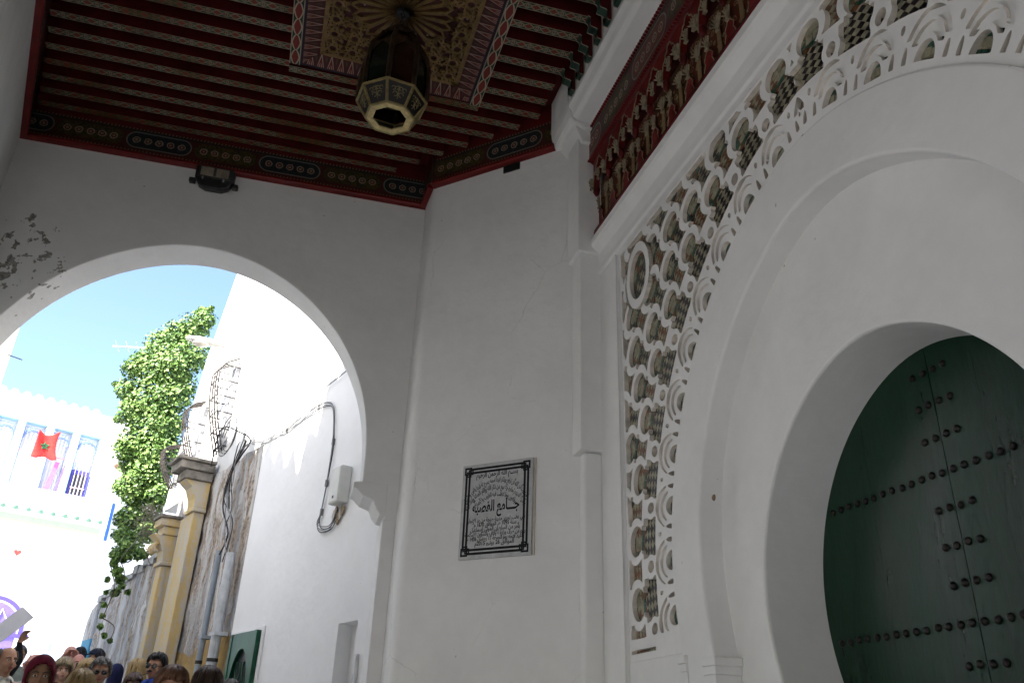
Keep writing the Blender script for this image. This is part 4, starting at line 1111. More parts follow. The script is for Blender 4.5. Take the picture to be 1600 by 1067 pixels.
# ---- yellow pilasters with weathered capitals
def yel_mat():
    M = Mat('yellow_limewash', 0.9, 0.15); v = M.noise(4, 5, 0.65, M.mapv(M.wpos(), (2, 2, 0.4))); n = M.noise(20, 4)
    M.color(M.mix((v * 0.7 + n * 0.3).ramp(0.44, 0.56), (0.56, 0.41, 0.18), (0.47, 0.43, 0.36))); M.bump(v + n * 0.3, 0.6, 0.03); return M.m
M_YEL = yel_mat()
M_CAPS = plain('weathered_stone', (0.22, 0.20, 0.17), 0.95, 0.1, var=0.6, scale=5, bump=0.6)
for k, (t0, t1, ztop, lab) in enumerate(((5.76, 6.06, 3.62, 'near yellow pilaster with a dark weathered capital on the old wall'), (6.94, 7.20, 3.02, 'far yellow pilaster with scrolled capital, beside the ivy'))):
    ps = thing('wall_pilaster', lab, 'pilaster', WP((t0 + t1) / 2, -1.2), group='yellow pilasters on the old wall')
    mb = MB(); wbox(mb, t0, t1, -1.3, ztop - 0.75, 0.0, 0.16); mb.build('shaft', M_YEL, ps, bevel=0.015)
    mb = MB(); wbox(mb, t0 - 0.04, t1 + 0.04, ztop - 0.75, ztop - 0.69, 0.0, 0.20); mb.build('neck_ring', M_YEL, ps, bevel=0.012)
    pr = [(0.0, ztop - 0.69), (0.17, ztop - 0.69), (0.19, ztop - 0.55), (0.26, ztop - 0.40), (0.38, ztop - 0.30), (0.0, ztop - 0.30)]
    mb = MB(); mb.prism([WP(t0 - 0.02, z, o) for o, z in pr], WD * (t1 - t0 + 0.04)); mb.build('capital_bell', M_YEL, ps, bevel=0.015)
    q_ = 1.0 if k == 0 else 0.62
    for (z0, z1, o, e, mt) in ((ztop - 0.30, ztop - 0.17, 0.40 * q_, 0.06 * q_, M_CAPS if k == 0 else M_YEL), (ztop - 0.17, ztop - 0.05, 0.50 * q_, 0.10 * q_, M_CAPS if k == 0 else M_YEL), (ztop - 0.05, ztop, 0.55 * q_, 0.14 * q_, M_CAPS)):
        mb = MB(); wbox(mb, t0 - e, t1 + e, z0 + 0.001, z1, 0.0, o); mb.build('capital_slab', mt, ps, bevel=0.012)
    if k == 1:
        for q in range(4):
            mb = MB(); mb.tube([WP(t0 + 0.05 + 0.1 * q, ztop - 0.48 + 0.07 * math.sin(a), 0.24 + 0.07 * math.cos(a)) for a in np.linspace(-1.5, 3.4, 9)], 0.028, 6); mb.build('volute', M_YEL, ps)
# niche moulding between the pilasters
mb = MB(); wbox(mb, 6.22, 6.80, -1.2, 2.95, 0.0, 0.05); nb_ = mb.build('niche_panel', M_YEL, ow, bevel=0.01)

# ---- drainpipes
M_PIPE = plain('grey_pipe', (0.28, 0.32, 0.36), 0.6, var=0.2, scale=6)
M_PIPE2 = plain('pale_pipe', (0.48, 0.50, 0.52), 0.6, var=0.25, scale=6)
for t, zt, r, m, lab in ((4.42, 2.12, 0.038, M_PIPE, 'slim blue-grey drainpipe on the old wall'), (3.92, 2.02, 0.060, M_PIPE2, 'thick pale drainpipe in the corner beside the white house')):
    dp = thing('drainpipe', lab, 'pipe', WP(t, -1.1, 0.1), group='drainpipes in the corner')
    mb = MB(); mb.tube([WP(t, -1.2, 0.10), WP(t, 0.4, 0.10), WP(t, zt, 0.10)], r, 12); mb.build('pipe', m, dp, smooth=False)
    mb = MB(); mb.tube([WP(t, 0.76, 0.10), WP(t, 0.80, 0.10)], r * 1.12, 12); mb.build('collar', M_IRON, dp)
    mb = MB(); wbox(mb, t - r * 1.7, t + r * 1.7, 1.05, 1.09, 0.0, 0.10 + r * 1.1); mb.build('bracket', m, dp)
# ---- knot of cables climbing the corner
ck = thing('cable_knot', 'dark tangle of cables climbing the corner of the old wall', 'cables', WP(4.3, 2.1, 0.1))
rnd = random.Random(21)
pathc = [(4.15, 2.0), (4.25, 2.4), (4.45, 2.75), (4.5, 3.1), (4.3, 3.45), (4.15, 3.55)]
for k in range(7):
    mb = MB(); j = lambda a: rnd.uniform(-a, a)
    P = [WP(t + j(.10), z + j(.08), 0.10 + j(.06)) for t, z in pathc]
    if k > 4: P = P[2:] + [WP(4.6 + j(.3), 3.75 + j(.15), .15), WP(5.0 + j(.3), 3.75 + j(.25), .15), WP(5.4 + j(.2), 3.5 + j(.2), .12)]
    mb.tube(smooth_path(P), 0.007 + 0.004 * (k % 2), 5); mb.build('cable', M_CABLE if k % 3 else M_CABG, ck)
for k in range(3):
    mb = MB(); r = 0.26 + 0.05 * k; mb.tube([WP(4.75 + r * math.cos(a), 3.75 + r * 0.8 * math.sin(a), 0.15 + 0.02 * k) for a in np.linspace(0.2, 5.6, 22)], 0.006, 5); mb.build('coil', M_CABLE, ck)

# ---- bowed window grilles on the tall wall
M_RUST = plain('rusty_iron', (0.045, 0.036, 0.03), 0.8, var=0.4)
for gi, (t0, t1, z0, z1, lab) in enumerate(((5.50, 5.85, 3.75, 5.25, 'tall bowed iron window grille nearest the street lamp'), (6.85, 7.15, 3.85, 4.95, 'middle bowed iron window grille on the tall white wall'), (7.85, 8.1, 3.7, 4.45, 'small far iron window grille next to the ivy'))):
    gr = thing('window_grille', lab, 'grille', WP((t0 + t1) / 2, z0, 0.05), group='bowed window grilles on the tall wall')
    hgt = z1 - z0
    prof = lambda f: 0.06 + (0.26 * math.sin(min(1.0, f * 1.25) * math.pi * 0.5)) * (1.0 if f < 0.86 else max(0.0, (1 - f) / 0.14) ** 0.6)
    mb = MB(); wbox(mb, t0 + 0.05, t1 - 0.05, z0 + 0.1, z1 - 0.1, -0.04, 0.012); mb.build('shutter', plain('shutter_grey_%d' % gi, (0.30, 0.30, 0.31), 0.7), gr)
    nb_ = 4
    for k in range(nb_):
        t = t0 + (t1 - t0) * k / (nb_ - 1); mb = MB(); mb.tube([WP(t, z0 + hgt * f, prof(f) - 0.05) for f in np.linspace(0, 1, 14)], 0.012, 5); mb.build('bar', M_RUST if k else M_IRON, gr)
    for f in np.linspace(0.06, 0.9, 6 if gi == 0 else 4):
        mb = MB(); o = prof(f) - 0.05; mb.tube([WP(t0, z0 + hgt * f, -0.04), WP(t0, z0 + hgt * f, o), WP(t1, z0 + hgt * f, o), WP(t1, z0 + hgt * f, -0.04)], 0.010, 5); mb.build('rail', M_IRON, gr)
    for k in range(6 if gi == 0 else 4):
        f = 0.12 + 0.12 * k if gi == 0 else 0.15 + 0.17 * k; c = WP(t0 - 0.02, z0 + hgt * f, prof(f) * 0.5 + 0.1); mb = MB()
        mb.tube([c + np.array((0, 0, 0.07 * (1 - a / 9) * math.sin(a))) - WN * 0.07 * (1 - a / 9) * math.cos(a) for a in np.linspace(0, 8, 18)], 0.007, 4); mb.build('scroll', M_IRON, gr)
# ---- street lamp on the tall wall
slp = thing('street_lamp', 'pale street lamp head on a short arm above the iron grilles', 'street lamp', WP(5.6, 5.45))
M_LAMP = plain('lamp_grey', (0.55, 0.54, 0.50), 0.5, var=0.1)
mb = MB(); mb.tube(smooth_path([WP(5.6, 5.30, 0.0), WP(5.62, 5.42, 0.10), WP(5.7, 5.47, 0.25)]), 0.028, 8); mb.build('arm', M_LAMP, slp)
hd = np.array([(0.0, 0.045, 0.04), (0.10, 0.07, 0.055), (0.26, 0.10, 0.07), (0.42, 0.105, 0.065), (0.54, 0.07, 0.045), (0.59, 0.02, 0.015)])
c0 = WP(5.70, 5.47, 0.22); dd = (-WN * 0.96 + WD * 0.28); dd /= np.linalg.norm(dd); sd = np.cross(dd, (0, 0, 1))
mb = MB(); vs = []
for x, wy, hz in hd:
    for a in range(12): vs.append(c0 + dd * x + sd * wy * math.cos(a * math.pi / 6) + np.array((0, 0, hz * math.sin(a * math.pi / 6) * (1.0 if a < 7 else 0.55) + 0.05 * x)))
mb.mesh(vs, [(i * 12 + k, i * 12 + (k + 1) % 12, (i + 1) * 12 + (k + 1) % 12, (i + 1) * 12 + k) for i in range(5) for k in range(12)] + [tuple(range(12))[::-1], tuple(60 + k for k in range(12))])
hdo = mb.build('lamp_head', M_LAMP, slp, smooth=True)
mb = MB(); mb.ellip(c0 + dd * 0.36 + np.array((0, 0, -0.02)), 0.13, 0.10, 0.05, 12, 8); mb.build('diffuser', plain('lamp_glass', (0.50, 0.46, 0.40), 0.3), hdo, smooth=True)
mb = MB(); mb.obox(WP(5.62, 5.22, 0.09), WD, -WN, (0, 0, 1), 0.05, 0.05, 0.08); mb.build('ballast_box', M_LAMP, slp)

# ---- ivy
def leaf_mat(name, c):
    M = Mat(name, 0.45, 0.4); n = M.noise(6, 3); M.color(M.mix(n.ramp(0.3, 0.7), tuple(x * 0.6 for x in c), c))
    M.b.inputs['Subsurface Weight'].default_value = 0.0; return M.m
LEAF = [leaf_mat('leaf_dark', (0.07, 0.15, 0.028)), leaf_mat('leaf_mid', (0.15, 0.27, 0.055)), leaf_mat('leaf_light', (0.28, 0.42, 0.11))]
iv = thing('ivy', 'mass of green ivy hanging over the end of the old wall', 'ivy', (-2.6, 16.2, 2.2))
clumps = [(318, 500, 16), (300, 515, 22), (275, 525, 20), (250, 540, 20), (300, 555, 24), (268, 570, 28), (235, 580, 24), (207, 575, 14), (222, 560, 12), (200, 610, 16), (235, 625, 32), (270, 620, 26), (285, 600, 18), (205, 645, 18), (240, 670, 30), (262, 665, 22), (212, 690, 22), (245, 710, 26), (205, 725, 16), (225, 745, 24), (250, 745, 16), (208, 770, 16), (232, 785, 20), (205, 805, 16), (222, 815, 16), (195, 700, 16), (262, 700, 18), (190, 760, 12), (245, 770, 18), (256, 730, 14), (190, 812, 10), (230, 832, 14), (246, 815, 11), (213, 862, 11), (198, 852, 11), (222, 715, 24), (215, 755, 20), (190, 835, 13), (208, 842, 14), (183, 865, 9), (195, 868, 9), (183, 892, 8), (188, 905, 7), (180, 925, 6), (190, 915, 5), (178, 880, 6), (168, 905, 4), (166, 925, 3), (163, 945, 3.5), (160, 962, 3), (157, 978, 4), (163, 992, 4), (172, 1000, 3), (200, 925, 4), (240, 860, 7), (225, 868, 6), (180, 600, 5), (183, 655, 6), (315, 487, 8), (330, 482, 5)]
rnd = random.Random(17); mb = MB(); stems = MB()
for (px, py, rp) in clumps:
    yy = 16.4 if py < 860 else 15.6
    if px < 200 and py > 850: yy = 15.2
    c = ony(px, py, yy + rnd.uniform(-0.25, 0.25)); r = (rp * 1.22 if rp > 8 else rp) * np.linalg.norm(c) / np.linalg.norm(ray(px, py))
    cnt = int(140 + 8200 * r * r) if rp > 8 else int(24 + 1900 * r)
    for _ in range(cnt):
        d = np.array([rnd.gauss(0, 1) for _ in range(3)]); d /= np.linalg.norm(d)
        rad = r * (rnd.random() ** 0.33) * rnd.uniform(0.85, 1.18)
        p = c + d * rad * np.array((1, 0.9, 1.0))
        s = rnd.choice((0.018, 0.024, 0.030, 0.038, 0.048)) * rnd.uniform(0.85, 1.15) * (1.0 if rp > 5 else 0.8)
        nn = d * 0.7 + np.array([rnd.gauss(0, .5) for _ in range(3)]) + np.array((-0.25, -0.35, 0.35)); nn /= np.linalg.norm(nn)
        a = np.cross(nn, (rnd.gauss(0, 1), rnd.gauss(0, 1), rnd.gauss(0, 1))); a /= np.linalg.norm(a) + 1e-9; b = np.cross(nn, a)
        m = rnd.choices((0, 1, 2), (0.25, 0.45, 0.30))[0]
        mb.mesh([p - a * s, p - b * s * 0.75 + nn * s * 0.12, p + a * s, p + b * s * 0.75 + nn * s * 0.12, p + nn * s * -0.15], [(0, 1, 4), (1, 2, 4), (2, 3, 4), (3, 0, 4)], m)
mb.build('leaves', LEAF, iv, kind='stuff')
M_BARK = plain('ivy_wood', (0.12, 0.085, 0.06), 0.9, var=0.3)
for (a, b) in (((250, 860), (235, 640)), ((235, 640), (300, 520)), ((225, 830), (205, 660)), ((205, 660), (235, 570)), ((215, 850), (185, 870)), ((185, 870), (180, 930)), ((172, 880), (160, 965)), ((160, 965), (172, 1000))):
    pa, pb = ony(*a, 16.75 if a[1] < 870 else 15.3), ony(*b, 16.75 if b[1] < 870 else 15.2); md = (pa + pb) / 2 + np.array((0.1, 0.05, 0.05))
    st = MB(); st.tube(smooth_path([pa, md, pb]), 0.025 if a[1] < 861 and a[0] > 200 else 0.008, 6); st.build('stem', M_BARK, iv)
# dead brush by the capital
db = thing('dry_brush', 'dry grey tuft of brush caught beside the far capital', 'plant', WP(7.5, 2.9, 0.3)); rnd = random.Random(2)
mb = MB()
for k in range(160):
    a = WP(7.55 + rnd.gauss(0, .08), 3.0 + rnd.gauss(0, .15), 0.32 + rnd.gauss(0, .08)); b = a + np.array([rnd.gauss(0, .12), rnd.gauss(0, .1), rnd.gauss(-.03, .15)]); mb.tube([a, (a + b) / 2 + np.array((0, 0, .02)), b], 0.005, 3, cap=False)
mb.build('twigs', plain('twig', (0.16, 0.15, 0.11), 0.9), db, kind='stuff')
# television aerial beyond the ivy
an = thing('aerial', 'thin television aerial standing out beyond the ivy', 'aerial', ony(250, 700, 18.5))
A_, B_ = ony(176, 541, 18.5), ony(248, 545, 18.5); mb = MB(); mb.tube([A_, B_], 0.02, 6); mb.build('boom', M_LAMP, an)
mb = MB(); mb.tube([B_, ony(252, 760, 18.5)], 0.025, 6); mb.build('mast', M_LAMP, an)
for k in range(4):
    c = A_ + (B_ - A_) * (0.1 + 0.22 * k); mb = MB(); mb.tube([c + np.array((0, -0.3, 0)), c + np.array((0, 0.3, 0))], 0.008, 5); mb.build('element', M_LAMP, an)

# ---- buildings on the left of the lane (pale strip at the edge of the arch, then an unseen one added for shade), with pointed merlons
def left_block(name, lab, a, b, ztop, mat, zband=None):
    t_ = thing(name, lab, 'house', (a[0], a[1], -1.3)); a = np.array(a); b = np.array(b); d = (b - a) / np.linalg.norm(b - a); n = np.array((d[1], -d[0]))   # n points into the lane
    L = np.linalg.norm(b - a); back = -n * 3.0
    mb = MB(); mb.prism([(*a, -1.6), (*b, -1.6), (*(b + back), -1.6), (*(a + back), -1.6)], (0, 0, ztop - 0.30 + 1.6)); mb.build('wall', mat, t_)
    k = 0
    while 0.52 * k + 0.44 < L:
        p = a + d * (0.52 * k); q = p + d * 0.44; m_ = (p + q) / 2; mb = MB()
        mb.prism([(*p, ztop - 0.299), (*q, ztop - 0.299), (*m_, ztop)], (*(-n * 0.28), 0)); mb.build('merlon', mat, t_); k += 1
    return t_, a, b, n, d
M_LEFT = plaster('left_house_wall', (0.82, 0.815, 0.80), 0.06)
lb, a_, b_, n_, d_ = left_block('lane_block', 'pale house edge at the far left of the arch opening', (-3.02, 5.2), (-3.28, 10.2), 7.85, M_LEFT)
c = ony(24, 556, 10.1); mb = MB(); mb.tube([(-3.27, 10.1, c[2]), (-3.12, 10.12, c[2] - 0.03)], 0.006, 6); mb.build('rod', M_RUST, lb)
left_block('lane_block', 'unseen block added further up the left side of the lane to shade the old wall', (-3.5, 10.3), (-6.6, 18.5), 7.1, M_LEFT)  # unseen block, added so its shadow covers the old wall

# ================================================================== painted house at the head of the lane
FS = 1.4
FU = np.array((math.cos(R_(25)), math.sin(R_(25)), 0)); FN = np.array((FU[1], -FU[0], 0)); F0 = np.array((-0.204 * 24, 24, 0)) * FS
def FP(a, z, o=0.0): return F0 + FU * a * FS + FN * o + np.array((0, 0, z * FS))      # a, z in the un-scaled survey, o metres out of the facade
def fbox(mb, a0, a1, z0, z1, o0, o1, m=0):
    vs = [FP(a, z, o) for o in (o0, o1) for (a, z) in ((a0, z0), (a1, z0), (a1, z1), (a0, z1))]
    mb.mesh(vs, [(0, 3, 2, 1), (4, 5, 6, 7), (0, 1, 5, 4), (1, 2, 6, 5), (2, 3, 7, 6), (3, 0, 4, 7)], m)
M_FAC = plaster('pale_facade', (0.80, 0.80, 0.82), 0.04, False, bump=0.15)
M_FBLUE = plain('sky_blue_paint', (0.40, 0.62, 0.74), 0.7, var=0.08)
M_FYEL = plain('pale_yellow_paint', (0.72, 0.70, 0.42), 0.7, var=0.08)
M_FPINK = plain('pink_paint', (0.70, 0.36, 0.42), 0.7, var=0.08)
M_FGRN = plain('mint_paint', (0.42, 0.66, 0.36), 0.7, var=0.08)
M_FPUR = plain('purple_paint', (0.10, 0.07, 0.36), 0.6, var=0.08)
M_FBAR = plain('blue_iron', (0.16, 0.22, 0.48), 0.6, var=0.1)
ph = thing('painted_house', 'pale two-storey house with merlons and pastel trims at the end of the lane', 'house', FP(-1.2, 0))
bays = [(-3.86, -3.34), (-3.2, -2.68), (-2.54, -2.04), (-1.90, -1.36), (-1.20, -0.70), (-0.55, 0.01)]
zb0, zb1 = 5.55, 7.30
mb = MB(); fbox(mb, -5.0, 0.70, -0.2, 8 - 0.13, -3.0, -0.42); fbox(mb, -5.0, 0.70, -0.2, zb0, -0.419, 0.0); fbox(mb, -5.0, 0.70, zb1, 7.86, -0.419, 0.0)
edges = [-5.0] + [v for b in bays for v in b] + [0.70]
for i in range(0, len(edges), 2): fbox(mb, edges[i], edges[i + 1], zb0 + 0.0005, zb1 - 0.0005, -0.419, 0.0)
mb.build('wall', M_FAC, ph)
for k in range(17):                                    # stepped merlons
    a = -0.29 - 0.292 * k; mb = MB()
    pr = [(-0.125, 7.855), (0.125, 7.855), (0.125, 7.89), (0.09, 7.89), (0.09, 7.93), (0.055, 7.93), (0.055, 7.975), (-0.055, 7.975), (-0.055, 7.93), (-0.09, 7.93), (-0.09, 7.89), (-0.125, 7.89)]
    mb.prism([FP(a + q, z, -0.25) for q, z in pr], FN * 0.25); mb.build('merlon', M_FAC, ph)
mb = MB(); fbox(mb, -5.0, 0.72, 7.50, 7.56, 0.001, 0.05); mb.build('string_course', M_FYEL, ph)
for bi, (a0, a1) in enumerate(bays):
    mb = MB(); fbox(mb, a0 + 0.012, a1 - 0.012, zb0, zb1 - 0.012, -0.418, -0.40); wb = mb.build('window', M_FAC, ph)
    mb = MB(); fbox(mb, a0 + 0.001, a0 + 0.02, zb0, zb1 - 0.001, -0.41, 0.012); fbox(mb, a0 + 0.02, a1 - 0.001, zb1 - 0.10, zb1 - 0.001, -0.41, 0.012); mb.build('reveal', M_FBLUE, wb)
    ac, rr = (a0 + a1) / 2, (a1 - a0) * 0.40; zs = 6.78
    mb = MB(); mb.tube([FP(ac + rr * math.cos(t), zs + rr * math.sin(t), -0.06) for t in np.linspace(0, math.pi, 14)], 0.035, 5); mb.build('arch_iron', M_FBAR, wb)
    mb = MB(); mb.tube([FP(ac + rr * 1.12 * math.cos(t), zs + rr * 1.12 * math.sin(t), -0.05) for t in np.linspace(0.3, math.pi - 0.3, 12)], 0.022, 4); mb.build('arch_iron', M_FBAR, wb)
    for q in range(6):
        a = a0 + (a1 - a0) * (q + 0.5) / 6; mb = MB(); mb.tube([FP(a, zb0, -0.05), FP(a, 7.08, -0.05)], 0.009, 4); mb.build('bar', M_FAC if q % 5 else M_FBAR, wb)
    mb = MB(); fbox(mb, a0, a1, 6.42, 6.445, -0.06, -0.03); mb.build('rail', M_FPINK, wb)
    mb = MB(); fbox(mb, a0, a1, 7.06, 7.075, -0.06, -0.04); mb.build('rail', M_FBAR, wb)
mb = MB(); fbox(mb, -0.47, -0.045, 5.555, 6.23, -0.39, -0.10); pw = mb.build('purple_window', M_FPUR, ph)
mb = MB(); fbox(mb, -0.43, -0.085, 5.58, 6.12, -0.099, -0.09); mb.build('pane', plain('dark_pane', (0.06, 0.05, 0.06), 0.2), pw)
for q in range(4):
    a = -0.40 + 0.095 * q; mb = MB(); mb.tube([FP(a, 5.58, -0.06), FP(a, 6.12, -0.06)], 0.012, 4); mb.build('bar', M_FAC, pw)
mb = MB(); fbox(mb, -0.44, -0.08, 5.74, 5.77, -0.085, -0.05); mb.build('rail', M_FPINK, pw)
# eave of green and white tiles
for k in range(38):
    a = 0.46 - 0.145 * k; mb = MB()
    mb.tube([FP(a, 5.03, 0.02), FP(a, 4.93, 0.34)], [0.075, 0.075], 8); mb.build('eave_tile', M_FAC if k % 2 else plain('tile_jade', (0.16, 0.30, 0.22), 0.4) if k == 0 else (M_FAC if k % 2 else bpy.data.materials['tile_jade']), ph)
mb = MB(); fbox(mb, -5.0, 0.52, 4.86, 4.92, 0.001, 0.16); mb.build('eave_board', M_FAC, ph)
mb = MB(); fbox(mb, -5.0, 0.54, 4.66, 4.80, 0.001, 0.09); mb.build('mint_band', M_FGRN, ph)
mb = MB(); fbox(mb, -5.0, 0.54, 4.60, 4.659, 0.001, 0.05); mb.build('yellow_band', M_FYEL, ph)
for z0, z1, m, a1 in ((3.40, 3.46, M_FGRN, -0.22), (3.34, 3.395, M_FPINK, -0.26), (3.18, 3.22, M_FBLUE, -0.3), (3.05, 3.08, M_FPINK, -0.28)):
    mb = MB(); fbox(mb, -5.0, a1, z0, z1, 0.001, 0.06 if z0 > 3.3 else 0.02); mb.build('door_head_band', m, ph)
for a0, a1 in ((-1.8, -1.35), (-1.1, -0.6), (-0.45, 0.2)):
    mb = MB(); fbox(mb, a0, a1, 4.52, 4.535, 0.001, 0.012); mb.build('painted_line', M_FPINK if a0 < -1 else M_FBLUE, ph)
# heart
mb = MB(); hp = [(16 * math.sin(t) ** 3 / 160, (13 * math.cos(t) - 5 * math.cos(2 * t) - 2 * math.cos(3 * t) - math.cos(4 * t)) / 160) for t in np.linspace(0, 2 * math.pi, 25)[:-1]]
mb.prism([FP(-1.21 + a * 0.85, 3.90 + z * 0.85, 0.002) for a, z in hp], FN * 0.015); mb.build('heart', plain('heart_red', (0.55, 0.06, 0.05), 0.6), ph)
# purple arched door
DX, DZ, DRr = -1.33, 2.14, 0.72
dpt = [(DX + DRr, 0.3), ] + [(DX + DRr * math.cos(t), DZ + DRr * 0.98 * math.sin(t)) for t in np.linspace(0, math.pi, 20)] + [(DX - DRr, 0.3)]
mb = MB(); mb.prism([FP(a, z, 0.004) for a, z in dpt], FN * 0.05); dd_ = mb.build('arched_door', M_FPUR, ph)
for f, m, o in ((0.86, M_FYEL, 0.0545), (0.80, plain('violet', (0.18, 0.13, 0.50), 0.6), 0.062)):
    mb = MB(); mb.prism([FP(DX + (a - DX) * f, DZ + (z - DZ) * f if z > DZ else z, o) for a, z in dpt], FN * 0.006); mb.build('door_panel', m, dd_)
for sg in (-1, 1):
    mb = MB(); mb.tube([FP(DX + sg * 0.05, 2.05, 0.075), FP(DX + sg * 0.15, 2.55, 0.075), FP(DX + sg * 0.45, 2.08, 0.075)], 0.03, 5); mb.build('door_line', M_FYEL, dd_)
mb = MB(); fbox(mb, DX - 0.85, DX + 0.86, 1.93, 2.02, 0.07, 0.11); mb.build('transom', M_FPUR, dd_)
mb = MB(); fbox(mb, DX + 0.62, DX + 0.80, 0.3, 1.92, 0.07, 0.10); mb.build('door_post', M_FAC, dd_)
mb = MB(); fbox(mb, 0.0, 0.70, 0.2, 1.86, 0.003, 0.02); mb.build('dado', plain('pale_blue', (0.45, 0.66, 0.76), 0.7, var=0.06), ph)
mb = MB(); fbox(mb, -0.04, 0.06, 0.2, 1.97, 0.0205, 0.05); mb.build('dado_post', M_FBLUE, ph)
mb = MB(); mb.prism([FP(0.06, 1.15, 0.021), FP(0.62, 1.15, 0.021), FP(0.06, 1.75, 0.021)], FN * 0.01); mb.build('dado_triangle', M_FBLUE, ph)
# side wing with a little tiled eave
sgw = thing('side_wing', 'small neighbouring house with red tiled eave half hidden by ivy', 'house', FP(1.2, 0))
mb = MB(); fbox(mb, 0.74, 2.6, -0.2, 6.6, -3.2, -0.5); mb.build('wall', M_FAC, sgw)
for k in range(9):
    mb = MB(); mb.tube([FP(0.55 + 0.16 * k, 6.75, -0.55), FP(0.55 + 0.16 * k, 6.52, 0.15)], 0.10, 8); mb.build('roof_tile', plain('terracotta', (0.28, 0.17, 0.12), 0.8) if k == 0 else bpy.data.materials['terracotta'], sgw)
mb = MB(); fbox(mb, 0.72, 0.86, 4.6, 5.6, -0.499, -0.40); mb.build('blue_shutter', plain('cobalt', (0.05, 0.16, 0.50), 0.6), sgw)

# ---- red flag with green star, hung between the windows
def flag_mat():
    M = Mat('flag_red', 0.8, 0.1); n = M.noise(9, 3); M.color(M.mix(n.ramp(0.3, 0.7), (0.50, 0.035, 0.035), (0.62, 0.06, 0.05))); return M.m
fg = thing('flag', 'red flag with a green five-pointed star hung on the painted house', 'flag', FP(-1.27, 6.3, 0.2))
def fgp(u, v, o=0.0):       # u, v in 0..1
    top = 7.03 + 0.06 * u - 0.13 * math.sin(math.pi * u) ; bot = 6.29 + 0.05 * u - 0.03 * math.sin(u * 9)
    aL = -1.545 + (-0.03) * (1 - v); aR = -1.05 + 0.08 * (1 - v) - 0.06 * math.sin(math.pi * v)
    return FP(aL + (aR - aL) * u, bot + (top - bot) * v, 0.16 + 0.05 * math.sin(u * 7 + v * 2) + 0.03 * math.sin(v * 5 + u * 3) + o)
mb = MB(); nu, nv = 22, 22
mb.mesh([fgp(i / nu, j / nv) for i in range(nu + 1) for j in range(nv + 1)], [(i * (nv + 1) + j, (i + 1) * (nv + 1) + j, (i + 1) * (nv + 1) + j + 1, i * (nv + 1) + j + 1) for i in range(nu) for j in range(nv)])
cl = mb.build('cloth', flag_mat(), fg, smooth=True); so_ = cl.modifiers.new('thick', 'SOLIDIFY'); so_.thickness = 0.012
mb = MB(); star = [(0.5 + 0.21 * math.sin(2 * math.pi * 2 * k / 5), 0.5 + 0.17 * math.cos(2 * math.pi * 2 * k / 5)) for k in range(6)]
for k in range(5):
    (a, b), (c_, d) = star[k], star[k + 1]; mb.tube([fgp(a + (c_ - a) * q / 6, b + (d - b) * q / 6, 0.022) for q in range(7)], 0.020, 5)
mb.build('star', plain('star_green', (0.03, 0.14, 0.06), 0.7), fg)
mb = MB(); mb.prism([FP(-0.95, 6.30, 0.05), FP(-0.85, 6.30, 0.05), FP(-0.93, 5.56, 0.05), FP(-1.06, 5.56, 0.05)], FN * 0.03)
setp(mb.build('pink_banner', plain('banner_pink', (0.70, 0.16, 0.36), 0.8), None), 'narrow pink cloth hanging below the red flag', 'banner')
mb = MB(); mb.prism([FP(-0.735, 6.25, 0.05), FP(-0.69, 6.25, 0.05), FP(-0.74, 5.56, 0.05), FP(-0.80, 5.56, 0.05)], FN * 0.03)
setp(mb.build('purple_banner', plain('banner_purple', (0.20, 0.14, 0.46), 0.8), None), 'narrow violet cloth hanging right of the pink one', 'banner')

# ================================================================== the crowd in the lane
def capsule(mb, p, q, r0, r1):
    p = np.array(p, float); q = np.array(q, float)
    mb.tube([p, q], [r0, r1], 10); mb.ellip(p, r0, r0, r0, 10, 8); mb.ellip(q, r1, r1, r1, 10, 8)
def hand(mb, w, d, side, palm_n, curl=0.5):
    """palm and five fingers from wrist w along d; side points to the thumb"""
    d = np.array(d, float); d /= np.linalg.norm(d); n = np.array(palm_n, float); n = n - d * np.dot(n, d); n /= np.linalg.norm(n); s = np.cross(d, n) * (1 if np.dot(np.cross(d, n), side) > 0 else -1)
    w = np.array(w, float)
    for k, q in enumerate((-0.028, -0.009, 0.010, 0.028)):
        a = w + d * 0.015 + s * q * 0.6; b = w + d * 0.085 + s * q; capsule(mb, a, b, 0.016, 0.0125)
        L = (0.055, 0.068, 0.073, 0.066)[k]; c = b + d * L * 0.55 + n * L * 0.25 * curl; e = c + d * L * 0.35 * (1 - curl * 0.6) + n * L * 0.55 * curl
        capsule(mb, b, c, 0.0100, 0.0090); capsule(mb, c, e, 0.0090, 0.0078)
    a = w + d * 0.025 + s * 0.022; b = w + d * 0.055 + s * 0.052 + n * 0.01; c = b + d * 0.032 + s * 0.008 + n * 0.012
    capsule(mb, a, b, 0.015, 0.012); capsule(mb, b, c, 0.0115, 0.009)
def head_parts(mb):
    mb.ellip((0, 0.005, 1.640), 0.074, 0.092, 0.092, 18, 14); mb.ellip((0, -0.028, 1.582), 0.060, 0.068, 0.074, 16, 12)
    mb.ellip((0, -0.052, 1.533), 0.034, 0.036, 0.026, 12, 8)
    capsule(mb, (0, -0.088, 1.628), (0, -0.108, 1.590), 0.009, 0.0145); mb.ellip((0, -0.086, 1.553), 0.024, 0.013, 0.011, 10, 6)
    capsule(mb, (-0.045, -0.078, 1.640), (0.045, -0.078, 1.640), 0.0105, 0.0105)
    for s in (-1, 1):
        mb.ellip((0.077 * s, 0.012, 1.600), 0.011, 0.021, 0.032, 10, 8); mb.ellip((0.040 * s, -0.062, 1.578), 0.026, 0.024, 0.024, 10, 8)
    capsule(mb, (0, 0.012, 1.44), (0, -0.004, 1.56), 0.056, 0.052)
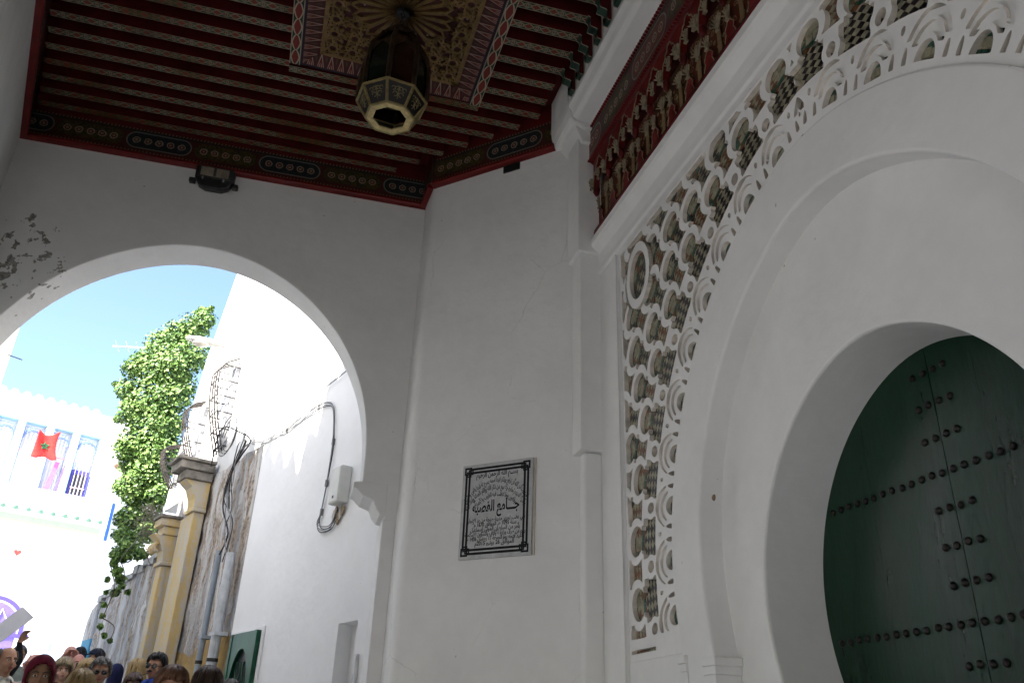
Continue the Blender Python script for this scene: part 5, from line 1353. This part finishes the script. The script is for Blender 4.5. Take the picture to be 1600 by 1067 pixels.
ARMS = {
    'down': [((0.185, 0, 1.385), (0.235, 0.02, 1.10), (0.225, -0.07, 0.86), (0, -0.25, -1), (-1, 0, 0))],
    'photo': [((0.185, 0, 1.385), (0.235, -0.13, 1.215), (0.085, -0.235, 1.575), (-0.55, -0.2, 0.8), (-0.6, 0.2, -0.5))],
}
def arm(mb, a, sg):
    f = lambda p: (p[0] * sg, p[1], p[2])
    capsule(mb, f(a[0]), f(a[1]), 0.056, 0.044); capsule(mb, f(a[1]), f(a[2]), 0.043, 0.029)
    hand(mb, f(a[2]), f(a[3]), f(a[4]) if True else None, (0, -0.3, -1) if a[3][2] > 0 else (-sg * 0.9, -0.2, 0), 0.8 if a[3][2] > 0 else 0.35)
SPECIAL = {
    'raise': ((0.185, 0, 1.39), (0.285, -0.07, 1.62), (0.235, -0.14, 1.80), (0.25, -0.05, 1), (0.8, -0.2, 0)),
    'chest': ((0.185, 0, 1.385), (0.25, -0.10, 1.16), (0.20, -0.21, 1.335), (-0.8, -0.15, 0.35), (0, 0, 1)),
}
def body_mesh(pose):
    mb = MB(); head_parts(mb)
    mb.ellip((0, 0, 1.25), 0.175, 0.118, 0.215, 16, 12); mb.ellip((0, -0.012, 1.04), 0.158, 0.125, 0.19, 16, 12); mb.ellip((0, 0, 0.91), 0.170, 0.128, 0.14, 16, 12)
    capsule(mb, (-0.165, 0, 1.382), (0.165, 0, 1.382), 0.066, 0.066); capsule(mb, (-0.07, 0.015, 1.44), (0.07, 0.015, 1.44), 0.05, 0.05)
    for s in (-1, 1):
        capsule(mb, (0.092 * s, 0, 0.88), (0.102 * s, -0.012, 0.48), 0.085, 0.058); capsule(mb, (0.102 * s, -0.012, 0.48), (0.10 * s, 0.015, 0.09), 0.058, 0.042)
        mb.ellip((0.102 * s, -0.045, 0.045), 0.046, 0.130, 0.045, 12, 8)
    wr = []
    for s in (-1, 1):
        a = ARMS['photo'][0] if pose == 'photo' else (SPECIAL[pose] if pose in SPECIAL and s > 0 else ARMS['down'][0])
        arm(mb, a, s); wr.append((np.array((a[2][0] * s, a[2][1], a[2][2])), np.array((a[3][0] * s, a[3][1], a[3][2])) / np.linalg.norm(a[3])))
    tmp = mb.build('tmp', [], None)
    rm = tmp.modifiers.new('r', 'REMESH'); rm.mode = 'VOXEL'; rm.voxel_size = 0.0085; rm.use_smooth_shade = True
    sm = tmp.modifiers.new('s', 'SMOOTH'); sm.factor = 0.5; sm.iterations = 3
    dg = bpy.context.evaluated_depsgraph_get(); dg.update(); me = bpy.data.meshes.new_from_object(tmp.evaluated_get(dg)); me.name = 'person_body'
    bpy.data.objects.remove(tmp)
    n = len(me.polygons); cen = np.empty(n * 3); me.polygons.foreach_get('center', cen); cen = cen.reshape(-1, 3)
    idx = np.ones(n, int); idx[cen[:, 2] < 0.93] = 2; idx[cen[:, 2] < 0.085] = 3
    neck = (cen[:, 2] > 1.475 + 0.25 * np.abs(cen[:, 0]) + 0.35 * np.maximum(0, cen[:, 1])) & (np.abs(cen[:, 0]) < 0.12) & (np.abs(cen[:, 1]) < 0.145); idx[neck] = 0
    for w_, d in wr:
        rel = cen - w_; idx[(rel @ d > -0.01) & (np.linalg.norm(rel, axis=1) < 0.24) & ((rel @ d) > 0.0)] = np.where(True, 0, 0)
    while len(me.materials) < 4: me.materials.append(None)
    me.polygons.foreach_set('material_index', idx.astype(np.int32)); me.polygons.foreach_set('use_smooth', [True] * n); me.update()
    return me
BODIES = {p: body_mesh(p) for p in ('down', 'photo', 'raise', 'chest')}

def skin_mat(name, c):
    M = Mat(name, 0.5, 0.35); n = M.noise(30, 3); M.color(M.mix(n.ramp(0.35, 0.7), tuple(x * 0.86 for x in c), c))
    M.b.inputs['Subsurface Weight'].default_value = 0.12; M.b.inputs['Subsurface Radius'].default_value = (0.01, 0.004, 0.002); return M.m
SKIN = {'fair': skin_mat('skin_fair', (0.50, 0.29, 0.21)), 'tan': skin_mat('skin_tan', (0.38, 0.20, 0.125)), 'pink': skin_mat('skin_pink', (0.52, 0.25, 0.20)), 'olive': skin_mat('skin_olive', (0.30, 0.165, 0.10))}
def hair_mat(name, c):
    M = Mat(name, 0.45, 0.4); n = M.noise(55, 3, 0.6, M.mapv(M.coord('Object'), (3.0, 3.0, 0.35))); M.color(M.mix(n.ramp(0.3, 0.7), tuple(x * 0.5 for x in c), tuple(min(1, x * 1.3) for x in c))); M.bump(n, 0.6, 0.006); return M.m
HAIR = {k: hair_mat('hair_' + k, c) for k, c in dict(black=(0.012, 0.010, 0.010), brown=(0.055, 0.028, 0.016), auburn=(0.13, 0.055, 0.025), blond=(0.36, 0.25, 0.11), ash=(0.26, 0.20, 0.12), grey=(0.13, 0.12, 0.115), silver=(0.30, 0.29, 0.28)).items()}
CLOTH = {}
def cloth(c):
    k = 'cloth_%02d%02d%02d' % tuple(int(x * 99) for x in c)
    if k not in CLOTH: CLOTH[k] = plain(k, c, 0.85, 0.15, var=0.2, scale=20)
    return CLOTH[k]
M_EYEW = plain('eye_white', (0.62, 0.58, 0.54), 0.25, 0.5, var=0.03); M_EYED = plain('eye_dark', (0.02, 0.013, 0.01), 0.2, 0.5); M_LIP = plain('lip', (0.26, 0.085, 0.07), 0.5); M_SHOE = plain('shoe_dark', (0.03, 0.025, 0.022), 0.5)
M_LENS = plain('dark_lens', (0.012, 0.010, 0.010), 0.08, 0.6, var=0.05); M_LENSO = plain('orange_lens', (0.42, 0.10, 0.015), 0.1, 0.6); M_LENSB = plain('mirror_lens', (0.35, 0.40, 0.62), 0.08, 0.7, 0.6)

def shell(fn, nu=30, nv=22, thick=0.012):
    """closed hair or cloth shell: fn(theta, v) -> point or None where open; theta 0 = back"""
    mb = MB(); G = [[fn(2 * math.pi * i / nu, j / nv) for j in range(nv + 1)] for i in range(nu)]
    ids = {}
    for i in range(nu):
        for j in range(nv):
            q = [(i, j), ((i + 1) % nu, j), ((i + 1) % nu, j + 1), (i, j + 1)]
            if any(G[a][b] is None for a, b in q): continue
            f = []
            for a in q:
                if a not in ids: ids[a] = len(mb.v); mb.v.append(tuple(G[a[0]][a[1]]))
                f.append(ids[a])
            mb.f.append(f[::-1]); mb.m.append(0); mb.uv.append(None)
    return mb
def hair_shell(style, seed=0):
    r = random.Random(seed); ph = [r.uniform(0, 6) for _ in range(4)]
    low = dict(short=1.585, crop=1.590, bob=1.500, long=1.36, fringe=1.575)[style]
    def fn(t, v):
        back = math.cos(t)                     # 1 = back of the head
        if style == 'fringe' and v < 0.34: return None
        zlow = low if back > -0.25 else None
        hairline = 1.690 if style in ('short', 'crop') else 1.672
        if style == 'fringe': hairline = 1.70
        side = back < -0.25
        zmin = low
        if back < -0.62: zmin = hairline - 0.006 * math.sin(5 * t + ph[0])
        elif back < -0.05:
            k = (back + 0.62) / 0.57; zmin = (hairline * (1 - k) + (1.575 if style in ('short', 'crop', 'fringe') else low + 0.03) * k)
        if style == 'fringe' and back < -0.35: return None
        z0 = 1.648; ztop = 1.648 + (0.103 if style != 'crop' else 0.097)
        if style == 'bob': ztop += 0.008
        # polar from crown (v=0) down
        a = v * math.pi * 0.5 if v < 0.6 else None
        if v <= 0.6:
            ang = v / 0.6 * math.pi / 2; rz = math.cos(ang); rr = math.sin(ang); z = z0 + (ztop - z0) * rz
        else:
            rr = 1.0; z = z0 + (low - z0) * (v - 0.6) / 0.4
        if z < zmin - 0.012: return None
        z = max(z, zmin)
        wx, wy = (0.081, 0.099) if style == 'crop' else (0.087, 0.105)
        if style in ('bob', 'long'): wx += 0.010 + 0.018 * max(0, (1.66 - z) / 0.16) * (1 if style == 'bob' else 0.6); wy += 0.006
        if z < 1.56 and style in ('short', 'crop', 'fringe'): rr *= 0.92
        k = 1 + 0.018 * math.sin(9 * t + ph[1] + z * 30) + 0.012 * math.sin(17 * t + ph[2])
        y = wy * rr * back * k + 0.006
        if z < 1.56 and style in ('bob', 'long'): y = max(y, -0.035) + 0.01
        return (wx * rr * math.sin(t) * k, y, z + 0.003 * math.sin(13 * t + ph[3]))
    mb = shell(fn, 34, 24)
    for q in range(70 if style in ('bob', 'long') else 46):            # loose locks break the outline
        t = r.uniform(0, 2 * math.pi); P = []
        v0 = r.uniform(0.02, 0.45)
        for i in range(9):
            p = fn(t + 0.05 * math.sin(i + q), v0 + (0.99 - v0) * i / 8)
            if p is None: break
            k = 1.04 + 0.035 * r.random(); P.append((p[0] * k, p[1] * k, p[2] + 0.006 + 0.004 * r.random()))
        if len(P) > 2: mb.tube(P, [0.0055] * (len(P) - 1) + [0.001], 4)
    return mb
def hijab_shell():
    def fn(t, v):
        back = math.cos(t)
        if v <= 0.42:
            ang = v / 0.42 * math.pi / 2; rr, z = math.sin(ang), 1.645 + 0.118 * math.cos(ang); wx, wy = 0.097, 0.118
        else:
            f = (v - 0.42) / 0.58; z = 1.645 - 0.33 * f; wx = 0.097 + 0.0 * f + 0.10 * max(0, f - 0.45) ** 1.2 * 1.6; wy = 0.118 + 0.06 * max(0, f - 0.4); rr = 1
        if back < -0.50 and 1.525 < z < 1.695 - 0.10 * (abs(math.sin(t)) ** 2): return None
        k = 1 + 0.012 * math.sin(11 * t + z * 22) * (1 if z < 1.6 else 0.4)
        return (wx * rr * math.sin(t) * k, wy * rr * back * k + 0.002, z)
    return shell(fn, 40, 34)
def cap_mesh():
    mb = MB(); vs = []
    def fn(t, v):
        ang = v * math.pi / 2; return (0.090 * math.sin(ang) * math.sin(t), 0.108 * math.sin(ang) * math.cos(t), 1.668 + 0.088 * math.cos(ang))
    m = shell(fn, 28, 10)
    pr = [(0.078 * math.sin(a), -0.100 - 0.075 * math.cos(a * 0.5) ** 1.0 * (1 if True else 0) * max(0.0, math.cos(a)), 1.667 - 0.012 * math.cos(a)) for a in np.linspace(-1.5, 1.5, 12)]
    m.prism(pr, (0, 0, 0.007)); return m
def solid(o, th=0.012):
    q = o.modifiers.new('thick', 'SOLIDIFY'); q.thickness = th; q.offset = 1.0; return o

def person(px, py, wpx, yaw, label, hair=None, hcol='brown', skin='fair', top=(0.1, 0.1, 0.1), legs=(0.06, 0.07, 0.10), pose='down', extras=(), hw=0.175, tilt=0.0, ypos=None):
    r = ray(px, py); k = hw / wpx if ypos is None else ypos / r[1]
    P = r * k; y = P[1]; g = zg(y); sc = (P[2] - g) / 1.742
    th = math.atan2(-P[0], P[1]) + R_(yaw)
    o = thing('person', label, 'person', (P[0], P[1], g), group='people crowding the lane')
    o.rotation_euler = (0, 0, th); o.scale = (sc,) * 3
    def part(mesh_or_mb, name, mat, solidify=0.0, smooth=True):
        if isinstance(mesh_or_mb, MB): ob = mesh_or_mb.build(name, mat, None, smooth=smooth)
        else: ob = bpy.data.objects.new(name, mesh_or_mb); COL.objects.link(ob)
        ob.parent = o
        if solidify: solid(ob, solidify)
        return ob
    b = part(BODIES[pose], 'body', None)
    for i, mt in enumerate((SKIN[skin], cloth(top), cloth(legs), M_SHOE)):
        b.material_slots[i].link = 'OBJECT'; b.material_slots[i].material = mt
    face = 'noface' not in extras
    if face:
        for s in (-1, 1):
            mb = MB(); mb.ellip((0.031 * s, -0.0835, 1.617), 0.0145, 0.008, 0.0075, 10, 6); e = part(mb, 'eye', M_EYEW)
            mb = MB(); mb.ellip((0.031 * s, -0.0895, 1.617), 0.0065, 0.004, 0.0065, 8, 6); q = part(mb, 'iris', M_EYED); q.parent = e
            mb = MB(); mb.tube([(0.014 * s, -0.0905, 1.637), (0.031 * s, -0.092, 1.643), (0.051 * s, -0.080, 1.637)], 0.0045, 5); part(mb, 'eyebrow', HAIR['brown' if hcol in ('blond', 'ash', 'auburn') else 'black' if hcol == 'black' else 'grey' if 'greybrow' in extras else 'brown'])
        mb = MB(); mb.ellip((0, -0.0985, 1.556), 0.0235, 0.006, 0.0075 if 'openmouth' not in extras else 0.013, 10, 6); part(mb, 'mouth', M_LIP)
    if hair in ('short', 'crop', 'bob', 'long', 'fringe'): part(hair_shell(hair, int(px)), 'hair', HAIR[hcol], 0.010 if hair in ('bob', 'long') else 0.005)
    elif hair == 'hijab': part(hijab_shell(), 'headscarf', cloth(hcol), 0.010)
    elif hair == 'hood': part(hijab_shell(), 'hood', cloth(hcol), 0.012)
    elif hair == 'cap': part(hair_shell('crop', 3), 'hair', HAIR['black'], 0.006); part(cap_mesh(), 'cap', cloth(hcol), 0.006)
    for ex in extras:
        if ex in ('glasses', 'sunglasses', 'orangeglasses', 'headglasses'):
            zz, yy = (1.616, -0.104) if ex != 'headglasses' else (1.712, -0.092)
            mt = {'glasses': M_LENS, 'sunglasses': M_LENS, 'orangeglasses': M_LENSO, 'headglasses': M_LENSB}[ex]
            fr = MB(); fr.tube([(-0.010, yy - 0.003, zz + 0.006), (0.010, yy - 0.003, zz + 0.006)], 0.003, 5)
            for s in (-1, 1):
                fr.tube([(0.034 * s + 0.025 * math.cos(a), yy + 0.012 * abs(0.034 * s + 0.025 * math.cos(a)) / 0.06, zz + 0.018 * math.sin(a)) for a in np.linspace(0, 2 * math.pi, 13)], 0.0028, 4)
                fr.tube([(0.058 * s, yy + 0.012, zz + 0.006), (0.083 * s, 0.0, zz + 0.004)], 0.0028, 4)
            g_ = part(fr, 'glasses_frame', M_BLACK)
            for s in (-1, 1):
                mb = MB(); mb.ellip((0.034 * s, yy + 0.006, zz), 0.024, 0.004, 0.0175, 12, 8)
                l = part(mb, 'lens', mt); l.parent = g_
        if ex == 'cigarette': mb = MB(); mb.tube([(-0.012, -0.100, 1.553), (-0.055, -0.165, 1.520)], 0.0045, 6); part(mb, 'cigarette', cloth((0.10, 0.07, 0.05)))
        if ex == 'moustache': mb = MB(); mb.ellip((0, -0.104, 1.572), 0.032, 0.009, 0.009, 10, 6); part(mb, 'moustache', HAIR['black'])
        if ex == 'scarf':
            mb = MB(); mb.tube([(0.085 * math.sin(a), 0.012 - 0.075 * math.cos(a), 1.468 + 0.012 * math.sin(2 * a)) for a in np.linspace(0, 2 * math.pi, 17)], 0.034, 8); mb.tube([(0.03, -0.085, 1.45), (0.05, -0.13, 1.35), (0.055, -0.135, 1.2)], [0.035, 0.045, 0.05], 8); part(mb, 'scarf', cloth((0.03, 0.07, 0.32)))
        if ex == 'collar':
            mb = MB(); mb.tube([(0.072 * math.sin(a), 0.010 - 0.066 * math.cos(a), 1.478 - 0.018 * math.cos(a)) for a in np.linspace(0.35, 2 * math.pi - 0.35, 15)], 0.016, 6); part(mb, 'collar', cloth((0.6, 0.6, 0.56)))
        if ex == 'strap':
            mb = MB(); mb.tube([(-0.07, -0.02, 1.46), (-0.085, -0.10, 1.36), (-0.04, -0.135, 1.18), (0.05, -0.135, 1.18), (0.085, -0.10, 1.36), (0.07, -0.02, 1.46)], 0.009, 5); part(mb, 'strap', M_BLACK)
    return o, k
DK = (0.02, 0.02, 0.023)
PEOPLE = [
    (17, 1009, 30, 28, 'balding man at the left in a pale shirt, talking with a hand at his chest', dict(hair='fringe', hcol='grey', skin='tan', top=(0.50, 0.52, 0.46), pose='chest', extras=('openmouth', 'collar', 'strap'))),
    (-12, 1010, 25, 5, 'man at the left edge holding up a white board', dict(hair='short', hcol='black', skin='olive', top=DK, pose='raise')),
    (33, 1009, 19, 15, 'man with shaved head just behind the balding man', dict(hair='crop', hcol='grey', skin='tan', top=(0.15, 0.17, 0.15))),
    (57, 1020, 24, -62, 'balding man in orange sunglasses behind the maroon headscarf', dict(hair='fringe', hcol='brown', skin='pink', top=(0.30, 0.32, 0.30), extras=('orangeglasses',))),
    (69, 1026, 50, 4, 'woman in a maroon headscarf at the front of the crowd', dict(hair='hijab', hcol=(0.13, 0.010, 0.028), skin='olive', top=(0.13, 0.010, 0.028), hw=0.205)),
    (102, 1030, 24, 6, 'woman with short tousled blond-brown hair beside the headscarf', dict(ypos=11.2, hair='bob', hcol='ash', skin='fair', top=DK, hw=0.20)),
    (113, 1007, 20, 4, 'bald man in black holding a camera up to photograph', dict(ypos=12.6, skin='pink', top=DK, pose='photo', hw=0.16)),
    (127, 1012, 11, 175, 'dark-haired man far back beside the blue wall end', dict(ypos=17.0, hair='short', hcol='black', skin='olive', top=DK, extras=('noface',))),
    (126, 1020, 20, 8, 'bald man with a pink face in black and red under the photographer', dict(ypos=12.2, skin='pink', top=(0.10, 0.012, 0.015), hw=0.16)),
    (153, 1014, 20, -75, 'man in a navy cap looking left in front of the old wall', dict(hair='cap', hcol=(0.02, 0.025, 0.05), skin='tan', top=(0.02, 0.03, 0.07), hw=0.19)),
    (139, 1032, 22, 12, 'woman with swept blond fringe between the camera man and grey-haired man', dict(ypos=10.8, hair='bob', hcol='blond', skin='fair', top=(0.25, 0.20, 0.16), hw=0.20)),
    (130, 1051, 44, 172, 'pale blond head seen from behind at the bottom edge', dict(hair='bob', hcol='blond', skin='fair', top=(0.4, 0.38, 0.34), extras=('noface',), hw=0.20)),
    (161, 1029, 30, 2, 'grey-haired man with glasses looking down in the middle of the crowd', dict(hair='short', hcol='grey', skin='tan', top=(0.16, 0.05, 0.05), extras=('glasses', 'greybrow'))),
    (178, 1027, 17, 170, 'brown-haired head beyond the navy hood', dict(hair='long', hcol='brown', skin='tan', top=DK, extras=('noface',), hw=0.20)),
    (184, 1038, 25, 165, 'person in a navy hood seen from behind', dict(hair='hood', hcol=(0.015, 0.018, 0.06), skin='tan', top=(0.015, 0.018, 0.05), extras=('noface',), hw=0.21)),
    (217, 1031, 25, 178, 'long straight blond hair seen from behind before the yellow pilaster', dict(hair='long', hcol='blond', skin='fair', top=DK, extras=('noface',), hw=0.20)),
    (211, 1054, 30, 8, 'dark-haired woman with mirrored sunglasses pushed up on her head', dict(hair='bob', hcol='brown', skin='fair', top=DK, extras=('headglasses',), hw=0.20)),
    (248, 1021, 27, -30, 'man in dark sunglasses with a cigarette and blue scarf', dict(hair='short', hcol='black', skin='tan', top=(0.30, 0.36, 0.45), extras=('sunglasses', 'moustache', 'cigarette', 'scarf'))),
    (272, 1046, 50, 10, 'woman with reddish brown hair at the bottom edge beside the cigarette man', dict(hair='bob', hcol='auburn', skin='fair', top=(0.2, 0.2, 0.22), hw=0.20)),
    (327, 1047, 46, 176, 'dark brown head seen from behind below the drainpipes', dict(hair='bob', hcol='brown', skin='tan', top=DK, extras=('noface',), hw=0.20)),
    (361, 1063, 30, 170, 'greyish head just showing under the green window', dict(hair='short', hcol='grey', skin='tan', top=DK, extras=('noface',))),
]
for q in PEOPLE:
    ob, k = person(q[0], q[1], q[2], q[3], q[4], **q[5])
    print('PERSON', q[0], 'y %.2f' % ob.location.y, 'scale %.3f' % ob.scale[0])
    if 'photograph' in q[4]: cam_man = ob
    if 'white board' in q[4]: board_man = ob
# camera held by the photographer (a thing of its own)
def rel(ob, p):
    th = ob.rotation_euler.z; s = ob.scale[0]; return np.array((ob.location.x + s * (p[0] * math.cos(th) - p[1] * math.sin(th)), ob.location.y + s * (p[0] * math.sin(th) + p[1] * math.cos(th)), ob.location.z + s * p[2]))
cm = thing('compact_camera', 'small black camera in the raised hands of the bald photographer', 'camera', rel(cam_man, (0, -0.26, 1.58)))
mb = MB(); mb.box((-0.058, -0.022, -0.034), (0.058, 0.012, 0.034)); bd = mb.build('camera_body', M_BLACK, None, bevel=0.006); bd.parent = cm
mb = MB(); mb.lathe((0, 0, 0), [(0.024, 0), (0.024, 0.022), (0.018, 0.026)], 14); mb.v = [(v[0], -0.022 - v[2], v[1]) for v in mb.v]; le = mb.build('lens', M_LENS, None); le.parent = cm
cm.rotation_euler = cam_man.rotation_euler; cm.scale = cam_man.scale
# white board held up at the left
hd_ = rel(board_man, (0.255, -0.16, 1.90)); yb = hd_[1] - 0.03
q4 = [onplane(px, py, (0, 1, 0), yb) for px, py in ((35, 947), (53, 964), (-6, 1008), (-24, 991))]
mb = MB(); mb.prism(q4, (0.0, 0.012, 0.0)); setp(mb.build('white_board', plain('board_white', (0.62, 0.62, 0.66), 0.6, var=0.05), None), 'plain white board held up at the left edge', 'board')
